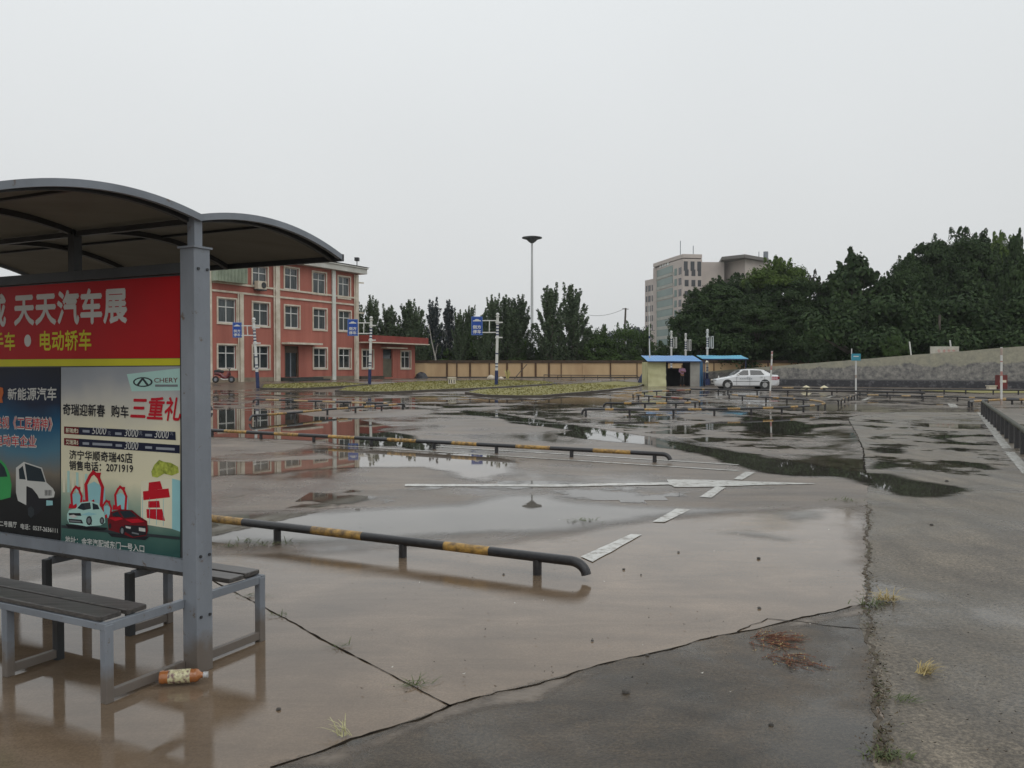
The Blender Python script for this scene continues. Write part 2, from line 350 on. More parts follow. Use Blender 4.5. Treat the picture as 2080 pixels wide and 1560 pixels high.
def rough_poly(pts, step=0.25, amp=0.05, seed=0, fq=1.5):
    """closed outline in metres with its edges broken up like a real water line"""
    out = []; n = len(pts)
    for i in range(n):
        a, b = Vector(pts[i][:2]), Vector(pts[(i + 1) % n][:2]); k = max(1, int((b - a).length / step)); k = min(k, 60)
        nn = Vector((-(b - a).y, (b - a).x)).normalized() if (b - a).length > 1e-6 else Vector((0, 0))
        for j in range(k):
            p = a + (b - a) * j / k; q = mnoise.fractal(Vector((p.x * fq, p.y * fq, seed * 3.7)), 0.7, 2.0, 4)
            out.append(p + nn * q * amp)
    return out
def sheet(name, pts, z, m, amp=0.05, step=0.25, seed=0, fq=1.5):
    b = MB(); pl = rough_poly(pts, step, amp, seed, fq)
    from mathutils.geometry import tessellate_polygon
    vs = [Vector((p.x, p.y, zt(p.x, p.y) + z)) for p in pl]
    tris = tessellate_polygon([[Vector((v.x, v.y, 0)) for v in vs]])
    b.v = vs
    for t in tris:
        a, c, d = (vs[i] for i in t)
        if (c - a).cross(d - a).z < 0: t = (t[0], t[2], t[1])
        b.f.append(tuple(t)); b.m.append(0)
    return struct(b.build(name, m))
def PX(l, dz=0.0): return [P(x, y, dz) for x, y in l]

# slab with a film of muddy water in the foreground, the worn road to the right, the dark apron in front
edge = [(1755, 1260), (1760, 1228), (1760, 1151), (1762, 1026), (1760, 963), (1753, 912), (1722, 849), (1760, 841), (1828, 837)]
joint_b = [(549, 1560), (735, 1497), (915, 1436), (1240, 1345), (1496, 1286), (1760, 1228)]
rd = PX(edge)
road_pts = [P(1786, 1558), P(1781, 1472), P(1779, 1389)] + rd + [P(1985, 838), P(2300, 838)]
road_pts = [Vector((2.1, -3, 0)), Vector((2.0, 1.5, 0))] + road_pts + [Vector((60, 29, 0)), Vector((60, -3, 0))]
sheet('road', road_pts, 0.003, M['road'], amp=0.035, step=0.08, seed=3, fq=3)
sheet('concrete_apron', [Vector((-9, -3, 0)), Vector((2.1, -3, 0)), Vector((2.0, 1.5, 0))] + PX([(1786, 1558), (1781, 1472), (1779, 1389), (1758, 1250), (1760, 1228), (1496, 1286), (1240, 1345), (915, 1436), (735, 1497), (549, 1560)]) + [Vector((-2.0, 1.2, 0))], 0.002, M['apron'], amp=0.0, step=5)

def ribbon(name, pts, wd, z, m, jit=0.0, step=0.045, seed=1):
    b = MB(); row = []
    pts = [Vector((p.x, p.y)) for p in pts]; path = []
    for i in range(len(pts) - 1):
        a, c = pts[i], pts[i + 1]; k = min(260, max(1, int((c - a).length / step)))
        path += [a + (c - a) * j / k for j in range(k)]
    path.append(pts[-1])
    for i, p in enumerate(path):
        d = (path[min(i + 1, len(path) - 1)] - path[max(i - 1, 0)]).normalized(); nn = Vector((-d.y, d.x))
        o = (mnoise.noise(Vector((p.x * 2.2, p.y * 2.2, seed))) * .7 + mnoise.noise(Vector((p.x * 13, p.y * 13, seed))) * .35) * jit; wv = wd * max(.25, 1 + 1.3 * mnoise.noise(Vector((p.x * 9, p.y * 9, seed + 9))) * (1 if jit else 0))
        for s_ in (-1, 1):
            q = p + nn * (o + s_ * wv / 2); row.append(Vector((q.x, q.y, zt(q.x, q.y) + z)))
    b.v = row
    for i in range(len(path) - 1): b.f.append((2 * i, 2 * i + 1, 2 * i + 3, 2 * i + 2)); b.m.append(0)
    for k, f in enumerate(b.f):
        a, c, d = (b.v[i] for i in f[:3])
        if (c - a).cross(d - a).z < 0: b.f[k] = f[::-1]
    return struct(b.build(name, m))
ribbon('pavement_joint', PX([(300, 1110), (473, 1202), (560, 1247), (690, 1318), (915, 1436)]), 0.009, 0.004, M['joint'], 0.02)
ribbon('pavement_joint', PX(joint_b), 0.013, 0.004, M['joint'], 0.045)
ribbon('pavement_joint', PX([(1496, 1284), (1560, 1258), (1640, 1265), (1760, 1277)]), 0.009, 0.004, M['joint'], 0.05, seed=4)
ribbon('pavement_joint', PX([(935, 831), (1015, 839), (1203, 868), (1321, 887), (1500, 917), (1760, 961)]), 0.018, 0.004, M['joint'], 0.02)
ribbon('pavement_joint', PX([(1758, 961), (1753, 912), (1738, 878), (1722, 851), (1728, 846), (1760, 841), (1830, 837)]), 0.022, 0.004, M['joint'], 0.03)
ribbon('pavement_joint', PX([(430, 1041), (593, 1037), (708, 1031)]), 0.008, 0.004, M['joint'], 0.01)

def film(name, pts, z, m, cell=.2, grow=.25, cap=None):
    """a film of water as a fine grid that knows how far it is from its own shore, so the edge can thin out into damp concrete"""
    pl = np.array([(p.x, p.y) for p in rough_poly(pts, .5, .12, len(pts), 1.1)]); x0, y0 = pl.min(0) - grow; x1, y1 = pl.max(0) + grow
    nx_, ny_ = int((x1 - x0) / cell) + 2, int((y1 - y0) / cell) + 2
    X, Y_ = np.meshgrid(np.linspace(x0, x1, nx_), np.linspace(y0, y1, ny_)); p = np.stack([X.ravel(), Y_.ravel()], 1)
    ins = np.zeros(len(p), bool); dist = np.full(len(p), 1e9); n = len(pl)
    for i in range(n):
        a, b = pl[i - 1], pl[i]; d = b - a; L2_ = (d * d).sum() + 1e-12
        t = np.clip(((p - a) @ d) / L2_, 0, 1); dist = np.minimum(dist, np.linalg.norm(p - (a + t[:, None] * d), axis=1))
        if a[1] != b[1]:
            c = (a[1] > p[:, 1]) != (b[1] > p[:, 1]); xi = (b[0] - a[0]) * (p[:, 1] - a[1]) / (b[1] - a[1]) + a[0]; ins ^= c & (p[:, 0] < xi)
    sd = np.where(ins, dist, -dist); ok = sd > -grow
    if cap is not None: sd = np.minimum(sd * .35, cap)
    idx = np.arange(nx_ * ny_).reshape(ny_, nx_); q = np.stack([idx[:-1, :-1], idx[:-1, 1:], idx[1:, 1:], idx[1:, :-1]], -1).reshape(-1, 4)
    q = q[ok[q].all(1)]; used_ = np.unique(q); mp_i = np.zeros(len(p), int); mp_i[used_] = np.arange(len(used_))
    v = [(x, y, zt(x, y) + z) for x, y in p[used_]]
    o = np_mesh(name, np.array(v), mp_i[q], [m]); at = o.data.attributes.new('shore', 'FLOAT', 'POINT'); at.data.foreach_set('value', sd[used_].astype(np.float32))
    return struct(o)
def with_shore(m, fade=.25, nz=.45, sc=1.1):
    nt = m.node_tree; L = nt.links.new; pb = nt.nodes['Principled BSDF']; at = nt.nodes.new('ShaderNodeAttribute'); at.attribute_name = 'shore'
    g = nt.nodes.new('ShaderNodeNewGeometry'); n = N(nt, 'ShaderNodeTexNoise', i_Scale=sc, i_Detail=9, i_Roughness=.66); L(g.outputs['Position'], n.inputs['Vector'])
    k = N(nt, 'ShaderNodeMath', operation='MULTIPLY_ADD'); L(n.outputs['Fac'], k.inputs[0]); k.inputs[1].default_value = nz * 2; k.inputs[2].default_value = -nz
    ad = N(nt, 'ShaderNodeMath', operation='ADD'); L(k.outputs[0], ad.inputs[0]); L(at.outputs['Fac'], ad.inputs[1])
    mr = N(nt, 'ShaderNodeMapRange', i_From_Min=-.03, i_From_Max=fade); L(ad.outputs[0], mr.inputs['Value']); mr.interpolation_type = 'SMOOTHSTEP'
    tr = nt.nodes.new('ShaderNodeBsdfTransparent'); ms = nt.nodes.new('ShaderNodeMixShader'); L(mr.outputs[0], ms.inputs[0]); L(tr.outputs[0], ms.inputs[1]); L(pb.outputs[0], ms.inputs[2])
    L(ms.outputs[0], nt.nodes['Material Output'].inputs[0]); return m
with_shore(M['stain'], .35, .30)
PUD = [
 [(930, 832), (1015, 839.5), (1203, 868), (1321, 887), (1500, 917.3), (1640, 941), (1760, 961), (1838, 963), (1857, 973), (1910, 982), (1969, 992), (1975, 1004), (1890, 1013), (1796, 1009), (1770, 990), (1743, 982), (1694, 970), (1609, 969), (1560, 962), (1531, 957), (1500, 948), (1459, 940), (1440, 928), (1402, 921), (1332, 909), (1304, 903), (1240, 898), (1160, 890), (1119, 882), (1160, 874), (1102, 868), (1038, 861), (1015, 849), (945, 843)],
 [(380, 930), (480, 938), (560, 936), (660, 931), (640, 912), (700, 915), (790, 915), (880, 921), (1010, 922), (1050, 940), (1079, 972), (1030, 966), (1001, 984), (965, 982), (853, 952), (766, 951), (665, 954), (535, 966), (380, 974)],
 [(380, 833), (560, 834), (640, 846), (730, 850), (751, 856), (806, 867), (770, 875), (830, 881), (850, 890), (900, 905), (880, 919), (790, 908), (700, 905), (640, 897), (560, 893), (430, 889), (380, 889)],
 [(1504, 848.5), (1530, 846), (1616, 853), (1648, 862), (1714, 861.5), (1716, 867), (1655, 870), (1651, 878), (1609, 885), (1560, 880), (1501, 875)],
 [(1753, 912), (1790, 909), (1838, 912), (1850, 918), (1838, 923), (1790, 921)],
 [(1764, 940), (1790, 934), (1848, 942), (1830, 951), (1790, 957), (1765, 953)],
 [(1882, 889), (1920, 884), (1990, 883), (2035, 885), (2034, 889), (1990, 888), (1930, 891), (1960, 899), (2034, 902), (2030, 906), (1960, 905), (1910, 897)],
 [(1908, 936), (1950, 934), (2010, 946), (2048, 955), (1990, 957), (1940, 944)],
 [(1900, 911), (1930, 908), (1975, 912), (1985, 918), (1940, 917)],
]
film('foreground_slab', [Vector((-9, -3, 0)), Vector((2.6, -3, 0)), Vector((2.6, 3, 0))] + PX([(1800, 1150), (1790, 1050), (1762, 1022), (1640, 1027), (1500, 1038), (1300, 1052), (1000, 1094), (700, 1112), (426, 1120), (150, 1152), (-500, 1242)]) + [Vector((-9, 4, 0))], .001, with_shore(M['mud'], .35, .30), cell=.1)
film('silt_deposit', PX([(520, 1562), (735, 1499), (915, 1438), (1240, 1347), (1496, 1288), (1758, 1230), (1764, 1246), (1620, 1276), (1440, 1318), (1240, 1368), (1080, 1420), (925, 1462), (800, 1510), (690, 1562)]), .0026, with_shore(mat('brown silt film', (.095, .068, .044), (.16, .12, .082), .3, 5, .2), .10, .09, 5), cell=.035, grow=.02)
with_shore(M['puddle'], .22, .30); with_shore(M['brown'], .3, .3)
M['sheen'] = with_shore(water('thin wet sheen', (.060, .050, .038, 1), 0.035), .16, 1.3, .55)
for i, (pl, cp) in enumerate((([(1000, 803), (1240, 793), (1420, 789), (1700, 800), (1730, 845), (1640, 900), (1500, 908), (1330, 882), (1180, 860), (1010, 836)], .02), ([(380, 792), (700, 797), (930, 800), (1010, 806), (1000, 830), (800, 832), (600, 840), (380, 850)], .06), ([(1765, 850), (1980, 846), (2060, 930), (2040, 975), (1860, 960), (1775, 930)], -.06), ([(1720, 798), (2000, 806), (1985, 836), (1840, 836), (1720, 840)], .04), ([(640, 1000), (1100, 975), (1480, 996), (1300, 1018), (900, 1012), (560, 1034)], -.02), ([(1600, 905), (1745, 950), (1700, 958), (1500, 915)], -.02))):
    film('wet_sheen', PX(pl), .0030 + i * .0001, M['sheen'], cell=.3, cap=cp)
for i, pl in enumerate(PUD): film('puddle', PX(pl), 0.0048 + i * .0001, M['puddle'] if i != 1 else M['brown'], cell=.16 if i > 3 else .22)
film('puddle', PX([(340, 1043), (593, 1039), (708, 1033), (910, 1020), (1000, 1000), (1136, 1000), (1188, 1015), (1304, 1022), (1500, 1031), (1620, 1028), (1560, 1040), (1405, 1052), (1333, 1066), (1260, 1076), (1188, 1087), (1073, 1092), (900, 1100), (700, 1108), (560, 1112), (340, 1118)]), 0.0058, with_shore(water('clear grey puddle', (.115, .103, .088, 1), 0.015), .5, .22), cell=.09)
for i, pl in enumerate(([(1560, 1040), (1640, 1034), (1700, 1040), (1690, 1056), (1620, 1062), (1560, 1056)], [(1440, 1078), (1520, 1076), (1640, 1094), (1600, 1104), (1500, 1092)], [(1090, 1089), (1150, 1090), (1180, 1096), (1130, 1103), (1095, 1100)], [(1500, 820), (1760, 822), (1830, 830), (1700, 836), (1480, 830)], [(1130, 805), (1290, 812), (1240, 826), (1080, 818)])):
    film('damp_stain', PX(pl), 0.0062 + i * .0001, M['stain'], cell=.06 if i < 3 else .3, grow=.15)

# painted markings
def quad(name, pts, z=0.0072, amp=0.006): sheet(name, PX(pts), z, M['line'], amp=amp, step=0.1, seed=2, fq=6)
def line(a, b, wd, z=0.0072): ribbon('road_marking', [P(*a), P(*b)], wd, z, M['line'], 0.0, 0.5)
quad('road_marking', [(1180, 1132), (1204, 1143), (1304, 1087), (1281, 1086)])
quad('road_marking', [(1325, 1061), (1349, 1062), (1403, 1036), (1375, 1033.5)])
quad('road_marking', [(1421, 1010), (1445, 1012), (1474, 991), (1454, 989)])
quad('road_marking', [(1490, 974), (1508, 975.5), (1534, 960), (1514, 959)])
quad('road_marking', [(824, 984), (822, 988.5), (1140, 989.5), (1360, 985), (1370, 990), (1430, 990), (1560, 985.5), (1655, 984), (1655, 982.8), (1560, 979.5), (1400, 974.5), (1356, 975), (1358, 980.5), (1140, 984.8)], amp=0.02)
line((300, 884), (780, 911), 0.07); line((780, 911), (1500, 957), 0.09); line((880, 907), (1500, 944.8), 0.09)
line((1990, 838), (2046, 912), 0.17); line((2050, 918), (2090, 963), 0.17)
line((500, 806), (640, 811), 0.12); line((960, 853), (1330, 871), 0.07); line((1450, 806), (1467, 811), .12); line((1565, 816), (1604, 820), .12)
line((1678, 809), (1692, 804), .14); line((1753, 814), (1766, 808), .2); line((1932, 820), (1939, 828), .3); line((1040, 848), (870, 842), 0.07)
line((1600, 886), (1760, 893), 0.06); line((2030, 823), (2100, 824), .1); line((430, 818), (560, 822), .1)

# grass islands with kerbs
def island(pts, hgt=0.13, nm_='grass_island'):
    pl = [Vector((p.x, p.y)) for p in PX(pts, hgt)]
    c = sum(pl, Vector((0, 0))) / len(pl)
    b = MB(); n = len(pl); area = sum(pl[i].x * pl[(i + 1) % n].y - pl[(i + 1) % n].x * pl[i].y for i in range(n))
    if area < 0: pl.reverse()
    inner = []
    for i, p in enumerate(pl):
        d1 = (p - pl[i - 1]).normalized(); d2 = (pl[(i + 1) % n] - p).normalized(); nn = Vector((-(d1 + d2).y, (d1 + d2).x))
        nn = nn.normalized() if nn.length > 1e-3 else Vector((0, 0)); inner.append(p + nn * 0.16)
    z = lambda p, k: zt(p.x, p.y) + k
    vs = [(p.x, p.y, z(p, -0.05)) for p in pl] + [(p.x, p.y, z(p, hgt)) for p in pl] + [(p.x, p.y, z(p, hgt)) for p in inner] + [(p.x, p.y, z(p, 0.02)) for p in inner]
    fs = []
    for r_ in range(3):
        for i in range(n): j = (i + 1) % n; fs.append((r_ * n + i, r_ * n + j, (r_ + 1) * n + j, (r_ + 1) * n + i))
    b.add(vs, fs); struct(b.build('kerb', M['kerb']))
    from mathutils.geometry import tessellate_polygon
    tri = tessellate_polygon([[Vector((v.x, v.y, 0)) for v in inner]])
    g = MB(); g.v = [Vector((p.x, p.y, z(p, hgt - 0.02))) for p in inner]
    for t in tri:
        a, c2, d = (g.v[i] for i in t)
        if (c2 - a).cross(d - a).z < 0: t = (t[0], t[2], t[1])
        g.f.append(tuple(t)); g.m.append(0)
    struct(g.build(nm_, M['grass']))
    # blades standing on it
    xs = [p.x for p in inner]; ys = [p.y for p in inner]
    def inside(x, y):
        r_ = False; j = n - 1
        for i in range(n):
            if (inner[i].y > y) != (inner[j].y > y) and x < (inner[j].x - inner[i].x) * (y - inner[i].y) / (inner[j].y - inner[i].y) + inner[i].x: r_ = not r_
            j = i
        return r_
    V = []; Q = []; rr = random.Random(3)
    ar = abs(area) / 2
    for _ in range(int(min(9000, ar * 60))):
        x, y = rr.uniform(min(xs), max(xs)), rr.uniform(min(ys), max(ys))
        if not inside(x, y): continue
        a = rr.uniform(0, 6.28); hh = rr.uniform(.02, .06); ww = rr.uniform(.03, .07); zz = zt(x, y) + hgt - 0.025; k = len(V)
        dx, dy = math.cos(a) * ww, math.sin(a) * ww; lx, ly = rr.uniform(-.04, .04), rr.uniform(-.04, .04)
        V += [(x - dx, y - dy, zz), (x + dx, y + dy, zz), (x + dx * .4 + lx, y + dy * .4 + ly, zz + hh), (x - dx * .4 + lx, y - dy * .4 + ly, zz + hh)]; Q.append((k, k + 1, k + 2, k + 3))
    if Q: o = np_mesh('grass', np.array(V), Q, [M['tuft']]); o['kind'] = 'stuff'; o['label'] = 'short yellowish green grass on the kerbed traffic islands'
M['tuft'] = foliage('yellow green grass blades', (.18, .175, .05, 1), (.24, .215, .075, 1), (.28, .245, .10, 1), 0.35)
island([(528, 787.5), (600, 788.5), (650, 786.5), (705, 783.5), (750, 779), (700, 776), (600, 777), (532, 780)])
island([(680, 792.5), (740, 795.5), (800, 795), (880, 791), (960, 788.3), (1050, 783.5), (1133, 778.5), (1110, 773.5), (1000, 771.5), (850, 774), (765, 779.5), (700, 786)])
island([(944, 796), (985, 801.5), (1050, 803), (1102, 802.7), (1170, 797), (1240, 790.8), (1300, 783.5), (1312, 777), (1250, 773.5), (1160, 779), (1050, 786), (970, 790)])

# ------------------------------------------------------------------ bus shelter in the foreground
TH = math.radians(27)
U = Vector((math.sin(TH), math.cos(TH), 0)); V_ = Vector((-math.cos(TH), math.sin(TH), 0)); Z = Vector((0, 0, 1))
P0 = Vector((-1.673, 4.43, 0)); AU = math.pi / 2 - TH
def Sp(t, s, z): return P0 + U * t + V_ * s + Z * z
sh = thing('bus_shelter', 'grey steel shelter with arched roof, red banner, car posters and plank benches', 'shelter', P0)
def rbox(b, t0, t1, s0, s1, z0, z1, mi=0, bev=0.0):
    c = Sp((t0 + t1) / 2, (s0 + s1) / 2, (z0 + z1) / 2)
    return b.box(c, (t1 - t0, s1 - s0, z1 - z0), AU, mi, bev)
PW = 0.0535; LEN = 2.95
for s_ in (0, 2.9):
    b = MB(); rbox(b, -PW, PW, s_ - PW, s_ + PW, 0, 2.245, bev=.004); b.build('post', M['steel'], sh)
for s_ in (0, .967, 1.934, 2.9):
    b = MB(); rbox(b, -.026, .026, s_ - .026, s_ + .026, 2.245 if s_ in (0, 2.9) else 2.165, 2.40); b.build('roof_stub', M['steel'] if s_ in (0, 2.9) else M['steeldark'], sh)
for zz in (.30, .62, 2.13):
    for dt in (-.03, .03):
        p = Sp(dt, -PW, zz); b = MB(); b.tube([p, p - V_ * .008], .008, 6); b.build('bolt', M['steeldark'], sh)
b = MB(); rbox(b, -.062, .062, -.062, .062, 2.238, 2.248); b.build('cap_plate', M['steel'], sh)
prof = [(-1.21, 2.336), (-1.0, 2.400), (-.77, 2.456), (-.44, 2.482), (-.22, 2.466), (-.08, 2.438), (0, 2.425), (.08, 2.438), (.22, 2.466), (.44, 2.482), (.77, 2.456), (1.0, 2.400), (1.21, 2.336)]
def arc_z(t):
    t = abs(t); pr = [p for p in prof if p[0] >= 0]
    for (a, za), (c, zc) in zip(pr, pr[1:]):
        if t <= c: break
    # smooth parabola-like arc through the samples
    return 2.406 + 0.2491 * t - 0.2675 * t * t
ts = [-1.165 + 2.33 * i / 44 for i in range(45)]
b = MB(); n = len(ts)
for s_ in (-.02, 3.05):
    for k in (0.0, 0.012): b.v += [Sp(t, s_, arc_z(t) + k) for t in ts]
for i in range(n - 1):
    b.f += [(i, i + 1, 2 * n + i + 1, 2 * n + i), (n + i + 1, n + i, 3 * n + i, 3 * n + i + 1), (i + 1, i, n + i, n + i + 1), (2 * n + i, 2 * n + i + 1, 3 * n + i + 1, 3 * n + i)]; b.m += [0] * 4
b.f += [(0, 2 * n, 3 * n, n), (n - 1, 2 * n - 1, 4 * n - 1, 3 * n - 1)]; b.m += [0, 0]
roof = b.build('roof', M['roofsheet'], sh, smooth=True)
def arcbar(name, s_, w_, h_, m, up=0.0, t0=-1.165, t1=1.165, parent=None):
    b = MB(); tt = [t0 + (t1 - t0) * i / 40 for i in range(41)]
    for t in tt:
        z1 = arc_z(t) + up
        b.v += [Sp(t, s_ - w_ / 2, z1 - h_), Sp(t, s_ + w_ / 2, z1 - h_), Sp(t, s_ + w_ / 2, z1), Sp(t, s_ - w_ / 2, z1)]
    for i in range(40):
        o = i * 4
        for k in range(4): q = (k + 1) % 4; b.f.append((o + k, o + q, o + 4 + q, o + 4 + k)); b.m.append(0)
    b.f += [(3, 2, 1, 0), (160, 161, 162, 163)]; b.m += [0, 0]
    return b.build(name, m, parent or sh)
for s_ in (-.034, 3.065): arcbar('rim', s_, .028, .036, M['steel'], 0.013)
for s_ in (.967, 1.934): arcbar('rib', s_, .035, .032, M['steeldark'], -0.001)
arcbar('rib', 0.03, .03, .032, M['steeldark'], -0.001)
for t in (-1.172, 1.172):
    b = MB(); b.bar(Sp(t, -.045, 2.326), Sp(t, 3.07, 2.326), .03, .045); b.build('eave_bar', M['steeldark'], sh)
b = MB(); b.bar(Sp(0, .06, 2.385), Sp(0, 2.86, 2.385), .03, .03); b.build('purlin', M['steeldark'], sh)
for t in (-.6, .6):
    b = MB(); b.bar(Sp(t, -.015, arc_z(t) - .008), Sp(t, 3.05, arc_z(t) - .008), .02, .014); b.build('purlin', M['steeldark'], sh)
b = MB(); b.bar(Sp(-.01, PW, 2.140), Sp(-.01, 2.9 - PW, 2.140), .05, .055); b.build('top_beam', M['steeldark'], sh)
b = MB(); b.bar(Sp(-.012, PW, .558), Sp(-.012, 2.9 - PW, .558), .05, .066); b.build('bottom_beam', M['steel'], sh)
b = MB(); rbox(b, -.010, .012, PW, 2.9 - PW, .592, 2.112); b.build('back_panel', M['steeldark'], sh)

# printed banner and posters; artwork is laid out on the panel's own plane
TP = -0.011
def pan(px, py, lay=0):
    d = ray(px, py); o = P0 + U * TP; t = (o - Vector((0, 0, H))).dot(U) / d.dot(U)
    return Vector((0, 0, H)) + d * t - U * (0.0006 * lay)
def ink(name, base, rough=0.45, c2=None, scale=3):
    return mat(name, base, c2 or tuple(c * .9 for c in base[:3]), rough, scale, spec=.18)
I = {'red': ink('banner red ink', srgb(176, 8, 18)), 'white': ink('white ink', (.6, .6, .57)), 'yellow': ink('yellow ink', srgb(206, 200, 44)),
     'black': ink('black ink', (.015, .015, .02)), 'navy': ink('navy ink', srgb(24, 30, 54)), 'crimson': ink('crimson ink', srgb(190, 20, 40)),
     'cream': ink('cream ink', srgb(226, 222, 196)), 'teal': ink('pale teal ink', srgb(150, 200, 205)), 'aqua': ink('aqua ink', srgb(176, 214, 206)), 'green': ink('green ink', srgb(62, 160, 90)),
     'leaf': ink('leaf green ink', srgb(190, 200, 90), c2=srgb(120, 130, 50), scale=30), 'grey': ink('grey ink', srgb(120, 125, 128)), 'darkred': ink('dark red ink', srgb(110, 18, 28)),
     'glass': ink('print dark glass', srgb(30, 44, 52)), 'orange': ink('orange ink', srgb(190, 100, 50)), 'wheel': ink('print wheel', srgb(50, 56, 60)), 'text2': ink('grey caption ink', srgb(150, 155, 165))}
def gradient(name, stops, z0, z1):
    m, nt, b = nm(name); L = nt.links.new
    t = N(nt, 'ShaderNodeTexCoord'); s = N(nt, 'ShaderNodeSeparateXYZ'); L(t.outputs['Object'], s.inputs[0])
    mr = N(nt, 'ShaderNodeMapRange', i_From_Min=z0, i_From_Max=z1); L(s.outputs['Z'], mr.inputs['Value'])
    n = N(nt, 'ShaderNodeTexNoise', i_Scale=2.5, i_Detail=3); L(t.outputs['Object'], n.inputs['Vector'])
    ad = N(nt, 'ShaderNodeMath', operation='MULTIPLY_ADD'); L(n.outputs['Fac'], ad.inputs[0]); ad.inputs[1].default_value = 0.22; ad.inputs[2].default_value = -0.11
    a2 = N(nt, 'ShaderNodeMath', operation='ADD'); L(mr.outputs[0], a2.inputs[0]); L(ad.outputs[0], a2.inputs[1])
    r = nt.nodes.new('ShaderNodeValToRGB'); e = r.color_ramp.elements
    while len(e) < len(stops): e.new(0.5)
    for i, (p, c) in enumerate(stops): e[i].position = p; e[i].color = c
    L(a2.outputs[0], r.inputs[0]); L(r.outputs[0], b.inputs['Base Color']); b.inputs['Roughness'].default_value = 0.45; b.inputs['Specular IOR Level'].default_value = .18
    return m
def art(name, pts, m, lay, parent):
    b = MB(); vs = [pan(x, y, lay) for x, y in pts]
    from mathutils.geometry import tessellate_polygon
    b.v = vs; loc = [Vector(((v - P0).dot(V_), v.z, 0)) for v in vs]
    for t in tessellate_polygon([loc]):
        a, c, d = (vs[i] for i in t)
        if (c - a).cross(d - a).dot(U) > 0: t = (t[0], t[2], t[1])
        b.f.append(tuple(t)); b.m.append(0)
    return b.build(name, m, parent)
def text_mesh(body, off=0.0, shear=0.0):
    c = bpy.data.curves.new('lettering', 'FONT'); c.body = body; c.offset = off; c.resolution_u = 3; c.shear = shear
    o = bpy.data.objects.new('lettering', c); COL.objects.link(o)
    dg = bpy.context.evaluated_depsgraph_get(); me = bpy.data.meshes.new_from_object(o.evaluated_get(dg))
    bpy.data.objects.remove(o); bpy.data.curves.remove(c)
    vs = [Vector(v.co) for v in me.vertices]; fs = [tuple(p.vertices) for p in me.polygons]; bpy.data.meshes.remove(me)
    x0, x1 = min(v.x for v in vs), max(v.x for v in vs); y0, y1 = min(v.y for v in vs), max(v.y for v in vs)
    return [((v.x - x0) / (x1 - x0), (v.y - y0) / (y1 - y0)) for v in vs], fs
def text_on(name, body, corners, m, parent, lay=None, off=0.02, shear=0.0, place=None):
    """corners: four points TL, TR, BR, BL, (panel pixels unless place is given)"""
    uv, fs = text_mesh(body, 0.0, shear)
    tl, tr, br, bl = [pan(*c, lay) for c in corners] if place is None else corners
    b = MB(); nrm = (br - bl).cross(tl - bl).normalized(); ar_ = (br - bl).length / (tl - bl).length
    k = off * 0.75; sh_ = [(0, 0)] if off <= 0 else [(-k / max(ar_, .8), 0), (k / max(ar_, .8), 0), (0, k * 1.6), (0, -k * 1.6)]
    for q, (du, dv) in enumerate(sh_):
        b.add([(bl * (1 - u - du) + br * (u + du)) * (1 - v - dv) + (tl * (1 - u - du) + tr * (u + du)) * (v + dv) + nrm * q * 0.00012 for u, v in uv], fs)
    return b.build(name, m, parent)
ban = art('banner', [(-60, 588), (366, 560), (366, 727), (-60, 730)], I['red'], 2, sh); ban['label'] = 'red vinyl banner with white and yellow lettering'
text_on('lettering', '天天汽车展', [(30, 598), (258, 584), (258, 654), (30, 660)], I['white'], ban, 4, 0.035)
text_on('lettering', '城', [(-34, 601), (12, 598), (12, 662), (-34, 665)], I['white'], ban, 4, 0.035)
text_on('lettering', '电动轿车', [(82, 673), (186, 670), (186, 711), (82, 712)], I['yellow'], ban, 4, 0.02)
text_on('lettering', '二手车', [(-36, 678), (31, 675), (31, 711), (-36, 713)], I['yellow'], ban, 4, 0.02)
art('dot', [(57 + 7 * math.cos(a * .39), 692 + 12.5 * math.sin(a * .39)) for a in range(16)], I['white'], 4, ban)
art('yellow_strip', [(-60, 730.5), (366, 728), (366, 742), (-60, 745)], I['yellow'], 2, sh)
# left poster
g1 = gradient('night sky print', [(0.0, srgb(16, 17, 19)), (0.22, srgb(26, 27, 28)), (0.38, srgb(120, 112, 100)), (0.52, srgb(78, 120, 140)), (0.68, srgb(20, 84, 120)), (0.80, srgb(18, 32, 58)), (1.0, srgb(20, 24, 38))], .60, 1.61)
po = art('poster', [(-60, 748), (122.5, 746), (122.5, 1101), (-60, 1076)], g1, 2, sh); po['label'] = 'dark blue poster with a white off-road car'
text_on('lettering', '新能源汽车', [(17, 789), (116, 786), (115, 813), (17, 812)], I['white'], po, 5)
art('emblem', [(-4, 785), (7, 788), (8, 798), (5, 808), (7, 818), (-4, 818)], I['orange'], 5, po)
text_on('lettering', '央视《工匠精神》', [(-10, 845), (108, 849), (107, 875), (-10, 869)], I['white'], po, 5, 0.07)
text_on('lettering', '央视《工匠精神》', [(-9.5, 846), (107, 850), (106, 874), (-9.5, 868)], I['crimson'], po, 6, 0.005)
text_on('lettering', '电动车企业', [(-8, 882), (75, 885), (75, 909), (-8, 905)], I['white'], po, 5, 0.07)
text_on('lettering', '电动车企业', [(-7.5, 883), (74, 886), (74, 908), (-7.5, 904)], I['crimson'], po, 6, 0.005)
text_on('lettering', '车二号展厅', [(-9, 1057), (35, 1060), (35, 1072), (-9, 1067)], I['white'], po, 5)
text_on('lettering', '电话：0537-2636111', [(43, 1063), (118, 1072), (118, 1083), (43, 1074)], I['white'], po, 5)
A = lambda pts, m, lay: art('picture', pts, I[m], lay, po)
A([(-20, 934), (2, 934), (12, 944), (20, 962), (24, 985), (22, 1010), (4, 1015), (-20, 1018)], 'green', 3)
A([(-20, 938), (2, 940), (10, 950), (16, 968), (-20, 970)], 'glass', 4)
